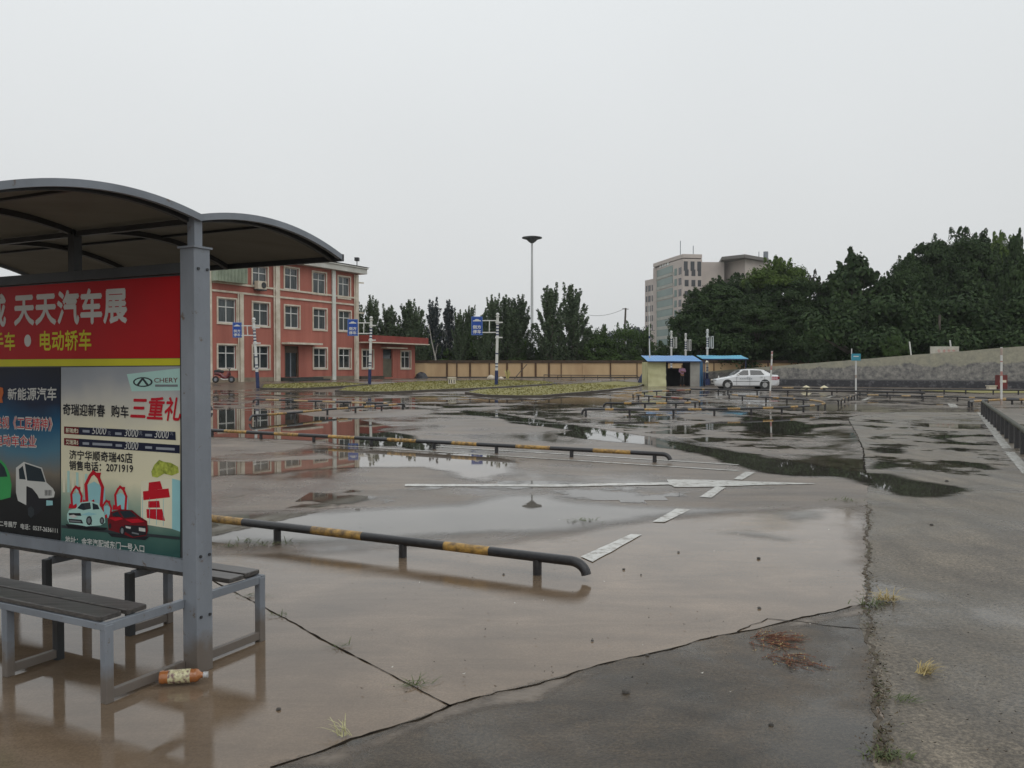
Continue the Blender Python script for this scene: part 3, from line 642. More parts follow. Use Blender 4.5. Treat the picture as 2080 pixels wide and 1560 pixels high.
A([(33, 950), (49, 938), (86, 950), (95, 980), (108, 992), (112, 1000), (110, 1010), (96, 1012), (80, 1012), (76, 1004), (66, 992), (54, 988), (54, 1026), (37, 1017), (33, 1000)], 'white', 3)
A([(51, 941), (84, 952), (93, 979), (56, 976)], 'glass', 4); A([(39, 953), (47, 946), (53, 974), (40, 973)], 'glass', 4)
A([(55, 987), (66, 992), (76, 1006), (80, 1013), (110, 1012), (108, 1026), (94, 1030), (74, 1046), (60, 1048), (54, 1028)], 'black', 4)
for k in range(5): A([(92 + k * 2.9, 995), (93.4 + k * 2.9, 995.2), (93.4 + k * 2.9, 1007), (92.2 + k * 2.9, 1006)], 'black', 5)
A([(95, 1016), (108, 1017), (108, 1026), (95, 1027)], 'teal', 5); A([(58, 1032), (64, 1028), (70, 1034), (70, 1046), (64, 1052), (58, 1046)], 'wheel', 5)
# right poster
g2 = gradient('cream print', [(0.0, srgb(46, 82, 78)), (0.10, srgb(70, 104, 96)), (0.24, srgb(150, 168, 150)), (0.36, srgb(222, 216, 186)), (0.66, srgb(222, 216, 190)), (0.82, srgb(196, 194, 186)), (0.92, srgb(160, 164, 170)), (1.0, srgb(150, 156, 162))], .60, 1.61)
pr = art('poster', [(124.5, 746), (366.5, 744), (366.5, 1138), (124.5, 1104)], g2, 2, sh); pr['label'] = 'pale poster with gift boxes and two small cars'
B = lambda pts, m, lay, nme='picture': art(nme, pts, I[m], lay, pr)
T = lambda body, c, m, lay=6, off=0.02, sh_=0.0: text_on('lettering', body, c, I[m], pr, lay, off, sh_)
ell = lambda cx, cy, rx, ry, k=18: [(cx + rx * math.cos(2 * math.pi * i / k), cy + ry * math.sin(2 * math.pi * i / k)) for i in range(k)]
B([(258, 760), (366, 748), (366, 793), (268, 795)], 'aqua', 3)
B(ell(291, 776, 20, 10), 'wheel', 5, 'emblem'); B(ell(291, 776, 16.5, 7.5), 'aqua', 6, 'emblem')
B([(290, 767), (292, 767), (304, 782), (299, 783), (291, 772), (283, 783), (278, 782)], 'wheel', 7, 'emblem')
T('CHERY', [(314, 768), (362, 767), (362, 777), (314, 777)], 'darkred', 5, 0.0)
B([(316, 781), (362, 781), (362, 785.5), (316, 785.5)], 'grey', 5, 'caption')
T('奇瑞迎新春', [(129, 820), (214, 822), (214, 847), (129, 842)], 'black'); T('购车', [(227, 823), (262, 824), (262, 849), (227, 846)], 'black')
T('三重礼', [(266, 806), (368, 808), (368, 855), (266, 850)], 'crimson', 6, 0.022, 0.2)
B([(131, 866), (161, 867.5), (161, 883), (131, 881)], 'darkred', 5, 'price_bar'); B([(161, 867.5), (357, 877), (358, 894), (161, 883)], 'navy', 5, 'price_bar')
B([(131, 889.5), (161, 891), (161, 907), (131, 904)], 'darkred', 5, 'price_bar'); B([(161, 891), (366, 904), (366, 921), (161, 907)], 'navy', 5, 'price_bar')
T('新瑞虎3', [(135, 869), (160, 870.5), (160, 880), (135, 878.5)], 'cream'); T('艾瑞泽5', [(135, 892.5), (160, 894), (160, 904), (135, 902)], 'cream')
T('5000', [(188, 867), (217, 868.5), (217, 883), (188, 881.5)], 'white', 6, 0.0, .2); T('3000', [(254, 871), (282, 872.5), (282, 888), (254, 886)], 'white', 6, 0.0, .2)
T('3000', [(315, 873), (344, 875), (344, 891), (315, 889)], 'white', 6, 0.0, .2); T('3000', [(254, 896), (282, 898), (282, 914), (254, 912)], 'white', 6, 0.0, .2)
for x, y, w_ in ((169, 873, 14), (235, 878, 13), (296, 881, 14), (169, 898, 13), (189, 899, 40), (236, 902, 13), (296, 906, 14), (318, 908, 38)):
    B([(x, y), (x + w_, y + w_ * .05), (x + w_, y + 5 + w_ * .05), (x, y + 5)], 'text2', 6, 'caption')
for x in (220, 284, 347): T('元', [(x, 876), (x + 6, 876.5), (x + 6, 884), (x, 883.5)], 'text2', 6, 0.0)
T('济宁华顺奇瑞4S店', [(142, 914), (270, 920), (270, 941), (142, 932)], 'black'); T('销售电话：2071919', [(142, 935), (271, 942), (271, 961), (142, 954)], 'black')
# gift boxes and ribbons
def ribbon_px(pts, wd, m, lay):
    lft = []; rgt = []
    for i, (x, y) in enumerate(pts):
        a, c = pts[max(0, i - 1)], pts[min(len(pts) - 1, i + 1)]; dx, dy = c[0] - a[0], c[1] - a[1]; l = math.hypot(dx, dy)
        lft.append((x - dy / l * wd, y + dx / l * wd)); rgt.append((x + dy / l * wd, y - dx / l * wd))
    B(lft + rgt[::-1], m, lay, 'ribbon')
for cx, cy, sc in ((192, 1010, 1.0), (156, 1020, .62), (246, 1022, .66), (218, 1042, .5)):
    B([(cx - 20 * sc, cy + 18 * sc), (cx - 20 * sc, cy - 22 * sc), (cx, cy - 32 * sc), (cx + 22 * sc, cy - 18 * sc), (cx + 22 * sc, cy + 20 * sc)], 'teal', 3, 'gift_box')
    ribbon_px([(cx - 14 * sc, cy + 18 * sc), (cx - 17 * sc, cy - 26 * sc), (cx - 8 * sc, cy - 44 * sc), (cx, cy - 50 * sc)], 2.6 * sc + .6, 'crimson', 4)
    ribbon_px([(cx + 14 * sc, cy + 20 * sc), (cx + 17 * sc, cy - 20 * sc), (cx + 9 * sc, cy - 40 * sc), (cx, cy - 50 * sc)], 2.6 * sc + .6, 'crimson', 4)
    B([(cx - 10 * sc, cy - 46 * sc), (cx - 2 * sc, cy - 56 * sc), (cx + 4 * sc, cy - 50 * sc), (cx + 14 * sc, cy - 50 * sc), (cx + 12 * sc, cy - 40 * sc), (cx, cy - 46 * sc)], 'crimson', 5, 'ribbon')
    B([(cx - 26 * sc, cy + 20 * sc), (cx - 22 * sc, cy + 4 * sc), (cx - 10 * sc, cy + 10 * sc), (cx, cy + 4 * sc), (cx + 2 * sc, cy + 20 * sc)], 'crimson', 5, 'ribbon')
B([(287, 977), (350, 972), (350, 1074), (287, 1064)], 'cream', 3, 'gift_box'); B([(350, 972), (366.5, 976), (366.5, 1080), (350, 1074)], 'teal', 3, 'gift_box')
for q in ([(303, 980), (326, 977), (331, 993), (302, 997)], [(291, 998), (343, 992), (346, 1010), (292, 1016)], [(302, 1018), (324, 1017), (326, 1031), (302, 1031)], [(298, 1034), (330, 1034), (336, 1058), (299, 1052)]): B(q, 'crimson', 4, 'red_script')
B([(308, 958), (314, 944), (324, 934), (334, 938), (348, 940), (362, 948), (364, 960), (350, 966), (334, 962), (320, 970), (310, 968)], 'leaf', 4)
def small_car(x, y, sc, body, lay=8):
    f = lambda pts: [(x + a * sc, y + c_ * sc) for a, c_ in pts]
    B(f([(0, 10), (4, 2), (18, -2), (28, -14), (50, -17), (66, -12), (72, 0), (78, 8), (80, 28), (70, 34), (40, 36), (30, 34), (4, 30), (0, 22)]), body, lay)
    B(f([(21, -2), (30, -12), (48, -14), (50, -1), (34, 2)]), 'glass', lay + 1); B(f([(53, -13), (64, -9), (68, 0), (54, 1)]), 'glass', lay + 1)
    B(f([(3, 8), (28, 8), (30, 14), (4, 13)]), 'black', lay + 1); B(f([(3, 20), (30, 22), (34, 30), (4, 28)]), 'black', lay + 1)
    for cx, r in ((46, 9), (73, 7)):
        B(f([(cx + r * .7 * math.cos(a * .7), 24 + r * 1.1 * math.sin(a * .7)) for a in range(9)]), 'black', lay + 1); B(f([(cx + r * .4 * math.cos(a * .7), 24 + r * .7 * math.sin(a * .7)) for a in range(9)]), 'grey', lay + 2)
for k, (x0_, y0_, x1_, y1_) in enumerate(((140, 905, 132, 1000), (300, 900, 362, 925), (132, 960, 180, 950))): pass
B([(126, 1066), (366, 1090), (366, 1096), (126, 1072)], 'wheel', 7); B([(134, 1064), (220, 1072), (212, 1078), (140, 1072)], 'black', 7); B([(220, 1082), (304, 1090), (296, 1097), (228, 1090)], 'black', 7)
for k in range(6): B([(128 + k * 9, 955 + k * 1.5), (133 + k * 9, 955 + k * 1.5), (133 + k * 9, 1000), (128 + k * 9, 1000)], 'aqua' if k % 2 else 'cream', 3)
for k in range(4): B([(290 + k * 14, 1010 + k), (291 + k * 14, 1010 + k), (291 + k * 14, 1062 + k * 2), (290 + k * 14, 1062 + k * 2)], 'teal', 4)
small_car(138, 1034, .97, 'aqua')
B([(141, 1047), (152, 1045), (160, 1049), (150, 1052)], 'white', 11); B([(166, 1045), (182, 1040), (200, 1044), (182, 1047)], 'teal', 11); B([(143, 1056), (166, 1058), (166, 1061), (143, 1059)], 'grey', 11); B([(186, 1048), (187, 1048), (188, 1066), (187, 1066)], 'wheel', 11)
B([(172, 1024), (184, 1021), (186, 1031), (176, 1033)], 'wheel', 12)
def small_car2():
    f = lambda pts: pts
    B([(220, 1056), (226, 1040), (246, 1034), (270, 1036), (284, 1048), (300, 1058), (302, 1078), (298, 1088), (270, 1092), (250, 1084), (222, 1076)], 'darkred', 8)
    B([(244, 1038), (266, 1037), (280, 1049), (254, 1052)], 'glass', 9); B([(229, 1043), (241, 1038), (248, 1050), (232, 1051)], 'glass', 9)
    B([(254, 1066), (298, 1068), (298, 1086), (272, 1090), (256, 1080)], 'black', 9); B([(284, 1071), (297, 1073), (297, 1080), (284, 1078)], 'white', 10)
    B(ell(250, 1078, 6, 10, 10), 'black', 9); B(ell(250, 1078, 3, 6, 8), 'grey', 10); B(ell(225, 1068, 3, 6, 8), 'black', 9)
small_car2()
B([(222, 1052), (240, 1047), (252, 1054), (236, 1058)], 'crimson', 9); B([(256, 1055), (282, 1053), (296, 1060), (270, 1062)], 'crimson', 10); B([(257, 1068), (268, 1070), (267, 1074), (258, 1072)], 'white', 11); B([(270, 1080), (284, 1083), (284, 1086), (270, 1083)], 'grey', 11)
T('地址：金宇汽配城东门一号入口', [(134, 1088), (294, 1107), (294, 1122), (134, 1102)], 'white')

# benches on both sides of the panel
for sgn, nme in ((-1, 'near side plank bench'), (1, 'far side plank bench')):
    b = MB()
    bw = .045
    for s_ in (.05, .82, 1.60, 2.38):
        for z_ in (.355, .028):
            t0, t1 = (.53, .055) if s_ == .05 else (.53, .25)
            b.bar(Sp(sgn * (t0 - .02), s_, z_ + 0.01), Sp(sgn * t1, s_, z_ + 0.01), bw * .7, bw)
    b.bar(Sp(sgn * .52, .03, .372), Sp(sgn * .52, 2.86, .372), .03, .035)
    bench = b.build('bench', M['steel'], sh, bev=.003); bench['label'] = nme
    for s_ in (.05, .82, 1.60, 2.38):
        for t in ((.53,) if s_ == .05 else (.53, .25)):
            c = MB(); c.box(Sp(sgn * (t - .02), s_, .19), (.044, .044, .38), AU, 0, .003)
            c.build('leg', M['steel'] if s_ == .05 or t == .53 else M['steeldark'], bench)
    for a0, a1 in ((.405, .535), (.27, .395)):
        c = MB(); c.box(Sp(sgn * (a0 + a1) / 2, 1.47 + (.015 if a0 < .3 else .03), .405), (a1 - a0 - .01, 2.86, .026), AU, 0, .004)
        c.build('seat_plank', M['wood'], bench)

# orange drink bottle lying against the post foot
bp_ = P(368, 1392)
bt = thing('drink_bottle', 'orange plastic drink bottle with a printed label lying at the shelter post foot', 'bottle', (bp_.x, bp_.y, 0))
ax = Vector((.98, .17, .0)).normalized(); c0 = Vector((bp_.x, bp_.y, .047)) - ax * .105
ob = mat('orange translucent plastic', srgb(176, 112, 62), srgb(140, 84, 46), 0.15, 12, coat=.5)
def along(name, segs, m, par, n=20):
    b = MB(); b.tube([c0 + ax * a for a, r in segs], [r for a, r in segs], n); return b.build(name, m, par, smooth=True)
along('bottle_body', [(0, .018), (.004, .030), (.02, .034), (.032, .0315), (.045, .034), (.155, .034), (.165, .032), (.175, .034), (.188, .03), (.198, .018), (.207, .0135), (.213, .0135)], ob, bt)
lm, nt, bb = nm('bottle label print'); t = N(nt, 'ShaderNodeTexCoord'); n1 = N(nt, 'ShaderNodeTexNoise', i_Scale=55.0); nt.links.new(t.outputs['Object'], n1.inputs['Vector'])
rr_ = ramp(nt, n1.outputs[0], .42, .66, srgb(205, 200, 160), srgb(120, 90, 90)); nt.links.new(rr_.outputs[0], bb.inputs['Base Color']); bb.inputs['Roughness'].default_value = .25
along('label_wrap', [(.046, .0346), (.152, .0346)], lm, bt)
along('bottle_cap', [(.213, .0155), (.236, .0155)], mat('silver cap', (.6, .6, .6), (.3, .3, .3), .3, 200), bt)

# ------------------------------------------------------------------ low striped pipe rails
RG = 'low black and yellow pipe rails of the driving course'
def catmull(pts, k=6):
    out = []
    for i in range(len(pts) - 1):
        p0, p1, p2, p3 = pts[max(0, i - 1)], pts[i], pts[i + 1], pts[min(len(pts) - 1, i + 2)]
        for j in range(k):
            t = j / k; out.append(0.5 * ((2 * p1) + (p2 - p0) * t + (2 * p0 - 5 * p1 + 4 * p2 - p3) * t * t + (3 * p1 - p0 - 3 * p2 + p3) * t ** 3))
    out.append(pts[-1]); return out
def rail(label, pts, posts, zc, r=.038, bends=(0, 0), half=.42, pr_=None, other='yellow', tubes=10, curve=False, raw=None, reds=()):
    pl = [Pz(x, y, zc) for x, y in pts] if raw is None else raw
    if curve: pl = catmull(pl)
    fine = []
    for i in range(len(pl) - 1):
        k = max(1, int((pl[i + 1] - pl[i]).length / .14)); fine += [pl[i] + (pl[i + 1] - pl[i]) * j / k for j in range(k)]
    fine.append(pl[-1])
    pix = [proj(p) for p in fine]; pp = []
    for q in posts:
        i = min(range(len(fine)), key=lambda i: (pix[i][0] - q[0]) ** 2 + (pix[i][1] - q[1]) ** 2 if len(q) > 1 else (pix[i][0] - q[0]) ** 2); pp.append(i)
    mis = []
    for i in range(len(fine) - 1):
        c = (fine[i] + fine[i + 1]) / 2; d = min([(c - fine[k]).length for k in pp] + [99])
        mi = 0 if d < half else 1
        if mi and any(abs(proj(c)[0] - rx) < rw and abs(proj(c)[1] - ry) < 8 for rx, ry, rw in reds): mi = 2
        mis.append(mi)
    body = list(fine); mm = list(mis)
    def bend(at, frm):
        d = (at - frm).normalized(); rb = .13; o = []
        for k in range(1, 7):
            a = k / 6 * math.pi / 2 * .95; o.append(at + d * rb * math.sin(a) - Z * min(zc - .045, rb * (1 - math.cos(a)) * (zc - .04) / rb))
        return o
    if bends[1]:
        e = bend(body[-1], body[-2]); body += e; mm += [0] * len(e)
    if bends[0]:
        e = bend(body[0], body[1])[::-1]; body = e + body; mm = [0] * len(e) + mm
    base = fine[pp[0]] if pp else fine[0]
    t = thing('pipe_rail', label, 'rail', (base.x, base.y, zt(base.x, base.y)), RG)
    MB().tube(body, r, tubes, mis=mm).build('pipe', [M['black'], M[other], M['rustred']], t, smooth=True)
    for i in pp:
        p = fine[i]; b = MB(); b.tube([(p.x, p.y, zt(p.x, p.y) - .05), (p.x, p.y, zc)], pr_ or r * .92, max(8, tubes - 2)); b.build('post', M['black'], t, smooth=True)
    return t
a_, b_ = Pz(430, 1053, .14), Pz(1159, 1139, .14); far_ = a_ + (a_ - b_) * .9
rail('nearest striped pipe rail, bent down at its right end in front of the shelter', None, [(290,), (560,), (832,), (1097,)], .14, bends=(0, 1), raw=[far_, a_, b_], tubes=16)
a_, b_ = Pz(431, 874, .14), Pz(1346, 922.4, .14)
rail('long second pipe rail crossing the middle of the yard behind the nearest one', None, [(345,), (433,), (534,), (641,), (754,), (878,), (1010,), (1159,), (1322,)], .14, bends=(0, 1), raw=[a_ + (a_ - b_) * .35, a_, b_], tubes=12)
rail('slanting pipe rail bent down at both ends, nearer of two before the office block', [(514, 844.5), (599, 838), (665, 831.5), (722, 827.5), (775, 824), (818, 820.5)], [(522,), (599,), (665,), (722,), (775,), (816,)], .19, bends=(1, 1))
rail('short straight pipe rail behind the slanting one in front of the red office block', [(519, 811.5), (584, 813), (641, 815), (698, 817), (786, 819.3)], [(523,), (584,), (641,), (698,), (760,)], .19, bends=(1, 0), other='pale')
rail('pipe rail whose right end just shows past the shelter post', [(250, 818), (340, 821.5), (426, 825.5)], [(300,), (350,), (424,)], .19, bends=(0, 1))
rail('hairpin pipe rail, nearest and longest of the looped rails left of the white car', [(1190, 831.5), (1279, 831.8), (1368, 831.8), (1451, 831), (1526, 829.5), (1588, 827.5), (1632, 825), (1662, 822.3), (1676, 818.3), (1661, 814.5), (1632, 811.5), (1556, 807), (1520, 804.5), (1481, 801)],
     [(1192, 831), (1279, 831), (1368, 831), (1451, 831), (1526, 829), (1588, 827), (1632, 825), (1662, 822), (1676, 818), (1632, 811), (1598, 809), (1556, 807), (1509, 803), (1481, 801)], .22, .04, (1, 0), curve=True, half=.5)
rail('curling pipe rail with a reddish stretch in front of the blue roofed hut', [(1233, 818.8), (1310, 819.3), (1373, 819), (1412, 816.7), (1421, 814), (1412, 811.8), (1397, 810), (1354, 807), (1318, 804.5), (1297, 802.5), (1286, 800), (1293, 797.7), (1309, 796.3), (1334, 794.8), (1367, 793.5), (1402, 791.8)],
     [(1238, 819), (1310, 819), (1374, 819), (1412, 817), (1421, 814), (1397, 810), (1354, 807), (1319, 804), (1296, 802), (1286, 800), (1309, 796), (1334, 795), (1367, 793)], .22, .04, (1, 0), curve=True, half=.45, reds=((1358, 805, 22), (1372, 793, 18)))
rail('far pipe rail running past the front of the white car', [(1402, 790), (1440, 791), (1600, 793.4), (1736, 794.8), (1808, 796.2), (1879, 797.8)], [(1402,), (1459,), (1480,), (1540,), (1600,), (1638,), (1690,), (1749,), (1805,), (1872,)], .26, .05, (0, 0), half=.9)
rail('farthest thin pipe rail along the foot of the grey ramp wall', [(1590, 787.5), (1700, 789.4), (1880, 791), (2150, 793.2)], [(1640,), (1700,), (1760,), (1815,), (1868,), (1920,), (1960,), (2015,), (2070,)], .26, .045, (0, 0), half=.9, other='pale')
rail('pipe rail turning away at a row of close black posts right of the looped rails', [(1702, 814.8), (1711, 811), (1720, 807.6), (1730, 804.2), (1741, 801.2), (1808, 803.2), (1875, 805), (1945, 806.4), (2000, 808.4), (2130, 811.5)],
     [(1703, 814), (1709, 812), (1716, 809), (1723, 806), (1730, 804), (1736, 802), (1741, 801), (1808, 803), (1875, 805), (1945, 806), (2010, 809), (2075, 810)], .2, .036, (0, 0), half=.6, other='pale')
rail('pipe rail with a thick yellow stretch behind the red and white marker pole', [(1968, 816.8), (1977, 815.4), (1990, 814.2), (2029, 811.8), (2130, 811.8)], [(1968, 817), (1974, 816), (1998, 813), (2055, 812), (2110, 812)], .2, .05, (0, 0), half=.28)
M['moss'] = mat('mossy pipe top', (.06, .065, .035), (.03, .028, .022), .6, 4, .4)
ra, rb_ = Pz(1996, 815.8, .45), Pz(2071, 867.7, .45)
rr1 = thing('pipe_rail', 'tall mossy pipe rail on close dark posts running towards the camera at the right edge', 'rail', (ra.x, ra.y, 0), RG)
far2 = rb_ + (rb_ - ra) * .35
MB().tube([ra, rb_, far2], .05, 10).build('pipe', M['moss'], rr1, smooth=True)
Lr = (far2 - ra).length; k = int(Lr / 1.25)
for i in range(k + 1):
    p = ra + (far2 - ra) * (i / k); MB().tube([(p.x, p.y, -.05), (p.x, p.y, .44)], .055, 8).build('post', M['black'], rr1, smooth=True)

# ------------------------------------------------------------------ red office block and its single storey annex
A0 = P(432, 777.3); fd = Vector((math.sin(math.radians(27.5)), math.cos(math.radians(27.5)), 0)); fn = Vector((fd.y, -fd.x, 0))  # fn points out of the facade, to the yard
FA = math.atan2(fd.y, fd.x)
def F(px, py):          # measured point on the facade plane -> (t along, z)
    d = ray(px, py); o = Vector((0, 0, H)); t = (A0 - o).dot(fn) / d.dot(fn); q = o + d * t; return (q - A0).dot(fd), q.z
def Fp(t, z, out=0.0): q = A0 + fd * t + fn * out; return Vector((q.x, q.y, z))
def c4(x, y): return 420 + x / 4.7273, 520 + y / 4.7273
GZ = 0.45; TR = F(727, 700)[0]; TAx = F(843, 740)[0]
redwall = mat('salmon red painted plaster', srgb(184, 114, 98), srgb(152, 88, 76), .8, .9, .15, lo=.3, hi=.72, stretch=(1, 1, .10), detail=9)
ob_ = thing('office_building', 'three storey salmon red office block with white trimmed windows', 'building', (A0.x, A0.y, GZ))
TOPZ = F(727, 557)[1]
def wallbox(b, t0, t1, z0, z1, o0, o1, mi=0):
    c = (Fp(t0, 0) + Fp(t1, 0)) / 2 + fn * (o0 + o1) / 2
    b.box((c.x, c.y, (z0 + z1) / 2), (abs(t1 - t0), abs(o1 - o0), z1 - z0), FA, mi)
def wall_with_holes(b, t0, t1, z0, z1, holes, thick=.24):
    ts = sorted({t0, t1} | {h[0] for h in holes} | {h[1] for h in holes}); zs = sorted({z0, z1} | {h[2] for h in holes} | {h[3] for h in holes})
    hole = lambda t, z: any(h[0] < t < h[1] and h[2] < z < h[3] for h in holes)
    g = {}
    def vid(i, j):
        if (i, j) not in g: g[(i, j)] = len(b.v); b.v.append(Fp(ts[i], zs[j]))
        return g[(i, j)]
    for i in range(len(ts) - 1):
        for j in range(len(zs) - 1):
            if not hole((ts[i] + ts[i + 1]) / 2, (zs[j] + zs[j + 1]) / 2): b.f.append((vid(i, j), vid(i + 1, j), vid(i + 1, j + 1), vid(i, j + 1))); b.m.append(0)
    for h in holes:   # reveals
        o = [(h[0], h[2]), (h[1], h[2]), (h[1], h[3]), (h[0], h[3])]
        for k in range(4):
            p, q = o[k], o[(k + 1) % 4]
            b.add([Fp(p[0], p[1]), Fp(q[0], q[1]), Fp(q[0], q[1], -thick), Fp(p[0], p[1], -thick)], [(3, 2, 1, 0)])
def window(par, t0, t1, z0, z1, fr=.11, cur=None, opened=False):
    """opening t0..t1, z0..z1: trim round it, white sash bars, glass behind"""
    b = MB()
    for (a, c, d, e) in ((t0 - fr, t1 + fr, z1, z1 + fr), (t0 - fr, t1 + fr, z0 - fr * 1.25, z0), (t0 - fr, t0, z0, z1), (t1, t1 + fr, z0, z1)): wallbox(b, a, c, d, e, 0.0, .07)
    f = b.build('window', M['offwhite'], par)
    g = MB(); tm = (t0 + t1) / 2; zm = z0 + (z1 - z0) * .66
    for (a, c, d, e) in ((t0, t1, z1 - .06, z1), (t0, t1, z0, z0 + .07), (t0, t0 + .06, z0 + .07, z1 - .06), (t1 - .06, t1, z0 + .07, z1 - .06), (tm - .035, tm + .035, z0 + .07, zm - .035), (tm - .035, tm + .035, zm + .035, z1 - .06), (t0 + .06, t1 - .06, zm - .035, zm + .035)):
        wallbox(g, a, c, d, e, -.15, -.10)
    g.build('sash', M['white'], f)
    p = MB(); wallbox(p, t0 + .05, t1 - .05, z0 + .05, z1 - .05, -.18, -.155); p.build('pane', cur or M['glass'], f)
    return f
W4 = [(93, 290, 838, 1100), (430, 607, 848, 1098), (1015, 1158, 872, 1092), (1258, 1387, 878, 1092),
      (93, 290, 388, 652), (430, 605, 428, 680), (738, 895, 460, 700), (1013, 1155, 490, 716), (1257, 1387, 512, 728),
      (425, 590, 75, 296), (735, 887, 92, 328), (1007, 1150, 137, 368), (1252, 1380, 180, 408)]
WA = [(1485, 1603, 890, 1090), (1857, 1960, 903, 1090)]
def wrect(l, r, t_, b_, fr=.11):
    tl, zt_ = F(*c4(l, t_)); tr_, _ = F(*c4(r, t_)); _, zb = F(*c4(l, b_)); return (tl + fr, tr_ - fr, zb + fr * 1.2, zt_ - fr)
main_w = [wrect(*w_) for w_ in W4]; ann_w = [wrect(*w_) for w_ in WA]
dl, dz1 = F(*c4(748, 862)); dr, _ = F(*c4(885, 862)); door_r = (dl, dr, GZ + .30, dz1)
xdl, xdz = F(*c4(1692, 893)); xdr, _ = F(*c4(1785, 893)); adoor = (xdl, xdr, GZ + .12, xdz)
b = MB(); hid = [(-t1 - 1.0, -t1 - 1.0 + 1.8, z0, z1) for (t0, t1, z0, z1) in ()]
TL = -.22
left_w = []
wall_with_holes(b, TL, TR, GZ - .3, TOPZ, main_w + left_w + [door_r])
D = 11.0
q = [Fp(TL, GZ - .3), Fp(TR, GZ - .3), Fp(TR, GZ - .3, -D), Fp(TL, GZ - .3, -D)]; up_ = [Vector((v.x, v.y, TOPZ)) for v in q]
b.add(q + up_, [(1, 2, 6, 5), (2, 3, 7, 6), (3, 0, 4, 7), (4, 5, 6, 7)])
b.build('wall', redwall, ob_)
curt = [M['curtain'], M['glass']]
for i, r_ in enumerate(main_w + left_w): window(ob_, *r_, cur=curt[0] if i in (4, 5, 6, 7, 8, 10, 11, 12, 9) else curt[1])
dm = mat('brown door frame', srgb(92, 74, 58), srgb(70, 54, 42), .4, 2)
b = MB(); wallbox(b, door_r[0], door_r[1], door_r[3] - .55, door_r[3], -.2, -.12); wallbox(b, door_r[0], door_r[0] + .16, door_r[2], door_r[3] - .55, -.2, -.06); wallbox(b, door_r[1] - .16, door_r[1], door_r[2], door_r[3] - .55, -.2, -.06)
dr_ = b.build('door', dm, ob_)
b = MB(); wallbox(b, door_r[0] + .16, door_r[1] - .16, door_r[2], door_r[3] - .55, -.22, -.18); b.build('pane', M['glass'], dr_)
b = MB(); tm = (door_r[0] + door_r[1]) / 2; wallbox(b, tm - .05, tm + .05, door_r[2], door_r[3] - .55, -.18, -.13); b.build('handle', M['steel'], dr_)
b = MB(); wallbox(b, door_r[0] - .35, door_r[1] + 1.9, door_r[3] + .12, door_r[3] + .27, 0, .9); b.build('door_canopy', M['offwhite'], ob_)
stp = mat('dark step stone', (.03, .035, .035), (.06, .065, .06), .4, 3)
b = MB(); wallbox(b, door_r[0] - .5, door_r[1] + 1.7, GZ - .1, GZ + .28, .02, 1.1); wallbox(b, door_r[0] - .7, door_r[1] + 2.0, GZ - .1, GZ + .14, 1.1, 1.6); b.build('step', stp, ob_)
b = MB()
pm_ = mat('grey plinth', srgb(150, 136, 116), srgb(120, 108, 92), .75, 1.0)
for a, c in ((TL, door_r[0] - .5), (door_r[1] + 1.7, TR)): b = MB(); wallbox(b, a, c, GZ - .1, GZ + .32, 0.003, .05); b.build('plinth', pm_, ob_)
# white bands, pilasters and down pipes
_, zb1 = F(*c4(650, 388)); _, zb2 = F(*c4(650, 312)); pil = []
for x0, x1 in ((310, 345), (652, 692), (1197, 1228), (1422, 1450), (25, 40)):
    t0, t1 = F(*c4(x0, 700))[0], F(*c4(x1, 700))[0]; pil.append((t0, t1))
for k, (t0, t1) in enumerate(pil):
    if k == 0: segs = [(GZ, zb1 - .02)]
    elif k in (1, 2): segs = [(GZ, TOPZ)]
    else: segs = [(GZ, TOPZ - .1)]
    b = MB()
    for z0, z1 in segs: wallbox(b, t0, t1, z0, z1, .055, .16 if k in (1, 2) else .13)
    b.build('pilaster', M['offwhite'] if k != 2 else mat('white pilaster', srgb(226, 228, 222), srgb(205, 208, 200), .6, 1), ob_)
    if k in (0, 1, 3):
        d_ = MB(); p = Fp(t0 - .16, 0, .12); d_.tube([(p.x, p.y, GZ), (p.x, p.y, segs[0][1])], .055, 8); d_.build('downpipe', M['offwhite'], ob_)
edges_ = sorted([(t0, t1) for t0, t1 in pil[1:4]]); cuts = [TL] + [e for t0, t1 in edges_ for e in (t0, t1)] + [TR]
for zb in (zb1, zb2):
    for i in range(0, len(cuts) - 1, 2):
        if cuts[i + 1] - cuts[i] > .05:
            b = MB(); wallbox(b, cuts[i], cuts[i + 1], zb - .09, zb + .05, 0.004, .09); b.build('band', M['offwhite'], ob_)
# deep white eaves
EZ = F(727, 557)[1]
b = MB(); c = Fp((TL + TR) / 2, 0, -D / 2)
b.box((c.x, c.y, EZ + .22), (TR - TL + 1.1, D + 1.3, .44), FA); b.box((c.x, c.y, EZ + .50), (TR - TL + 1.3, D + 1.5, .10), FA); b.build('eaves', mat('white eaves', srgb(205, 205, 198), srgb(180, 178, 170), .6, .7), ob_)
b = MB(); rp = [Fp(TL - .8, EZ + .62, .8), Fp(TR + .8, EZ + .62, .8), Fp(TR + .8, EZ + .62, -D - .8), Fp(TL - .8, EZ + .62, -D - .8), Fp(TL + 3, EZ + 1.5, -D / 2), Fp(TR - 4.5, EZ + 1.5, -D / 2)]
b.add(rp, [(0, 1, 5, 4), (1, 2, 5), (2, 3, 4, 5), (3, 0, 4)]); b.build('roof', mat('dark roof tiles', (.07, .07, .07), (.12, .11, .10), .7, 3), ob_)
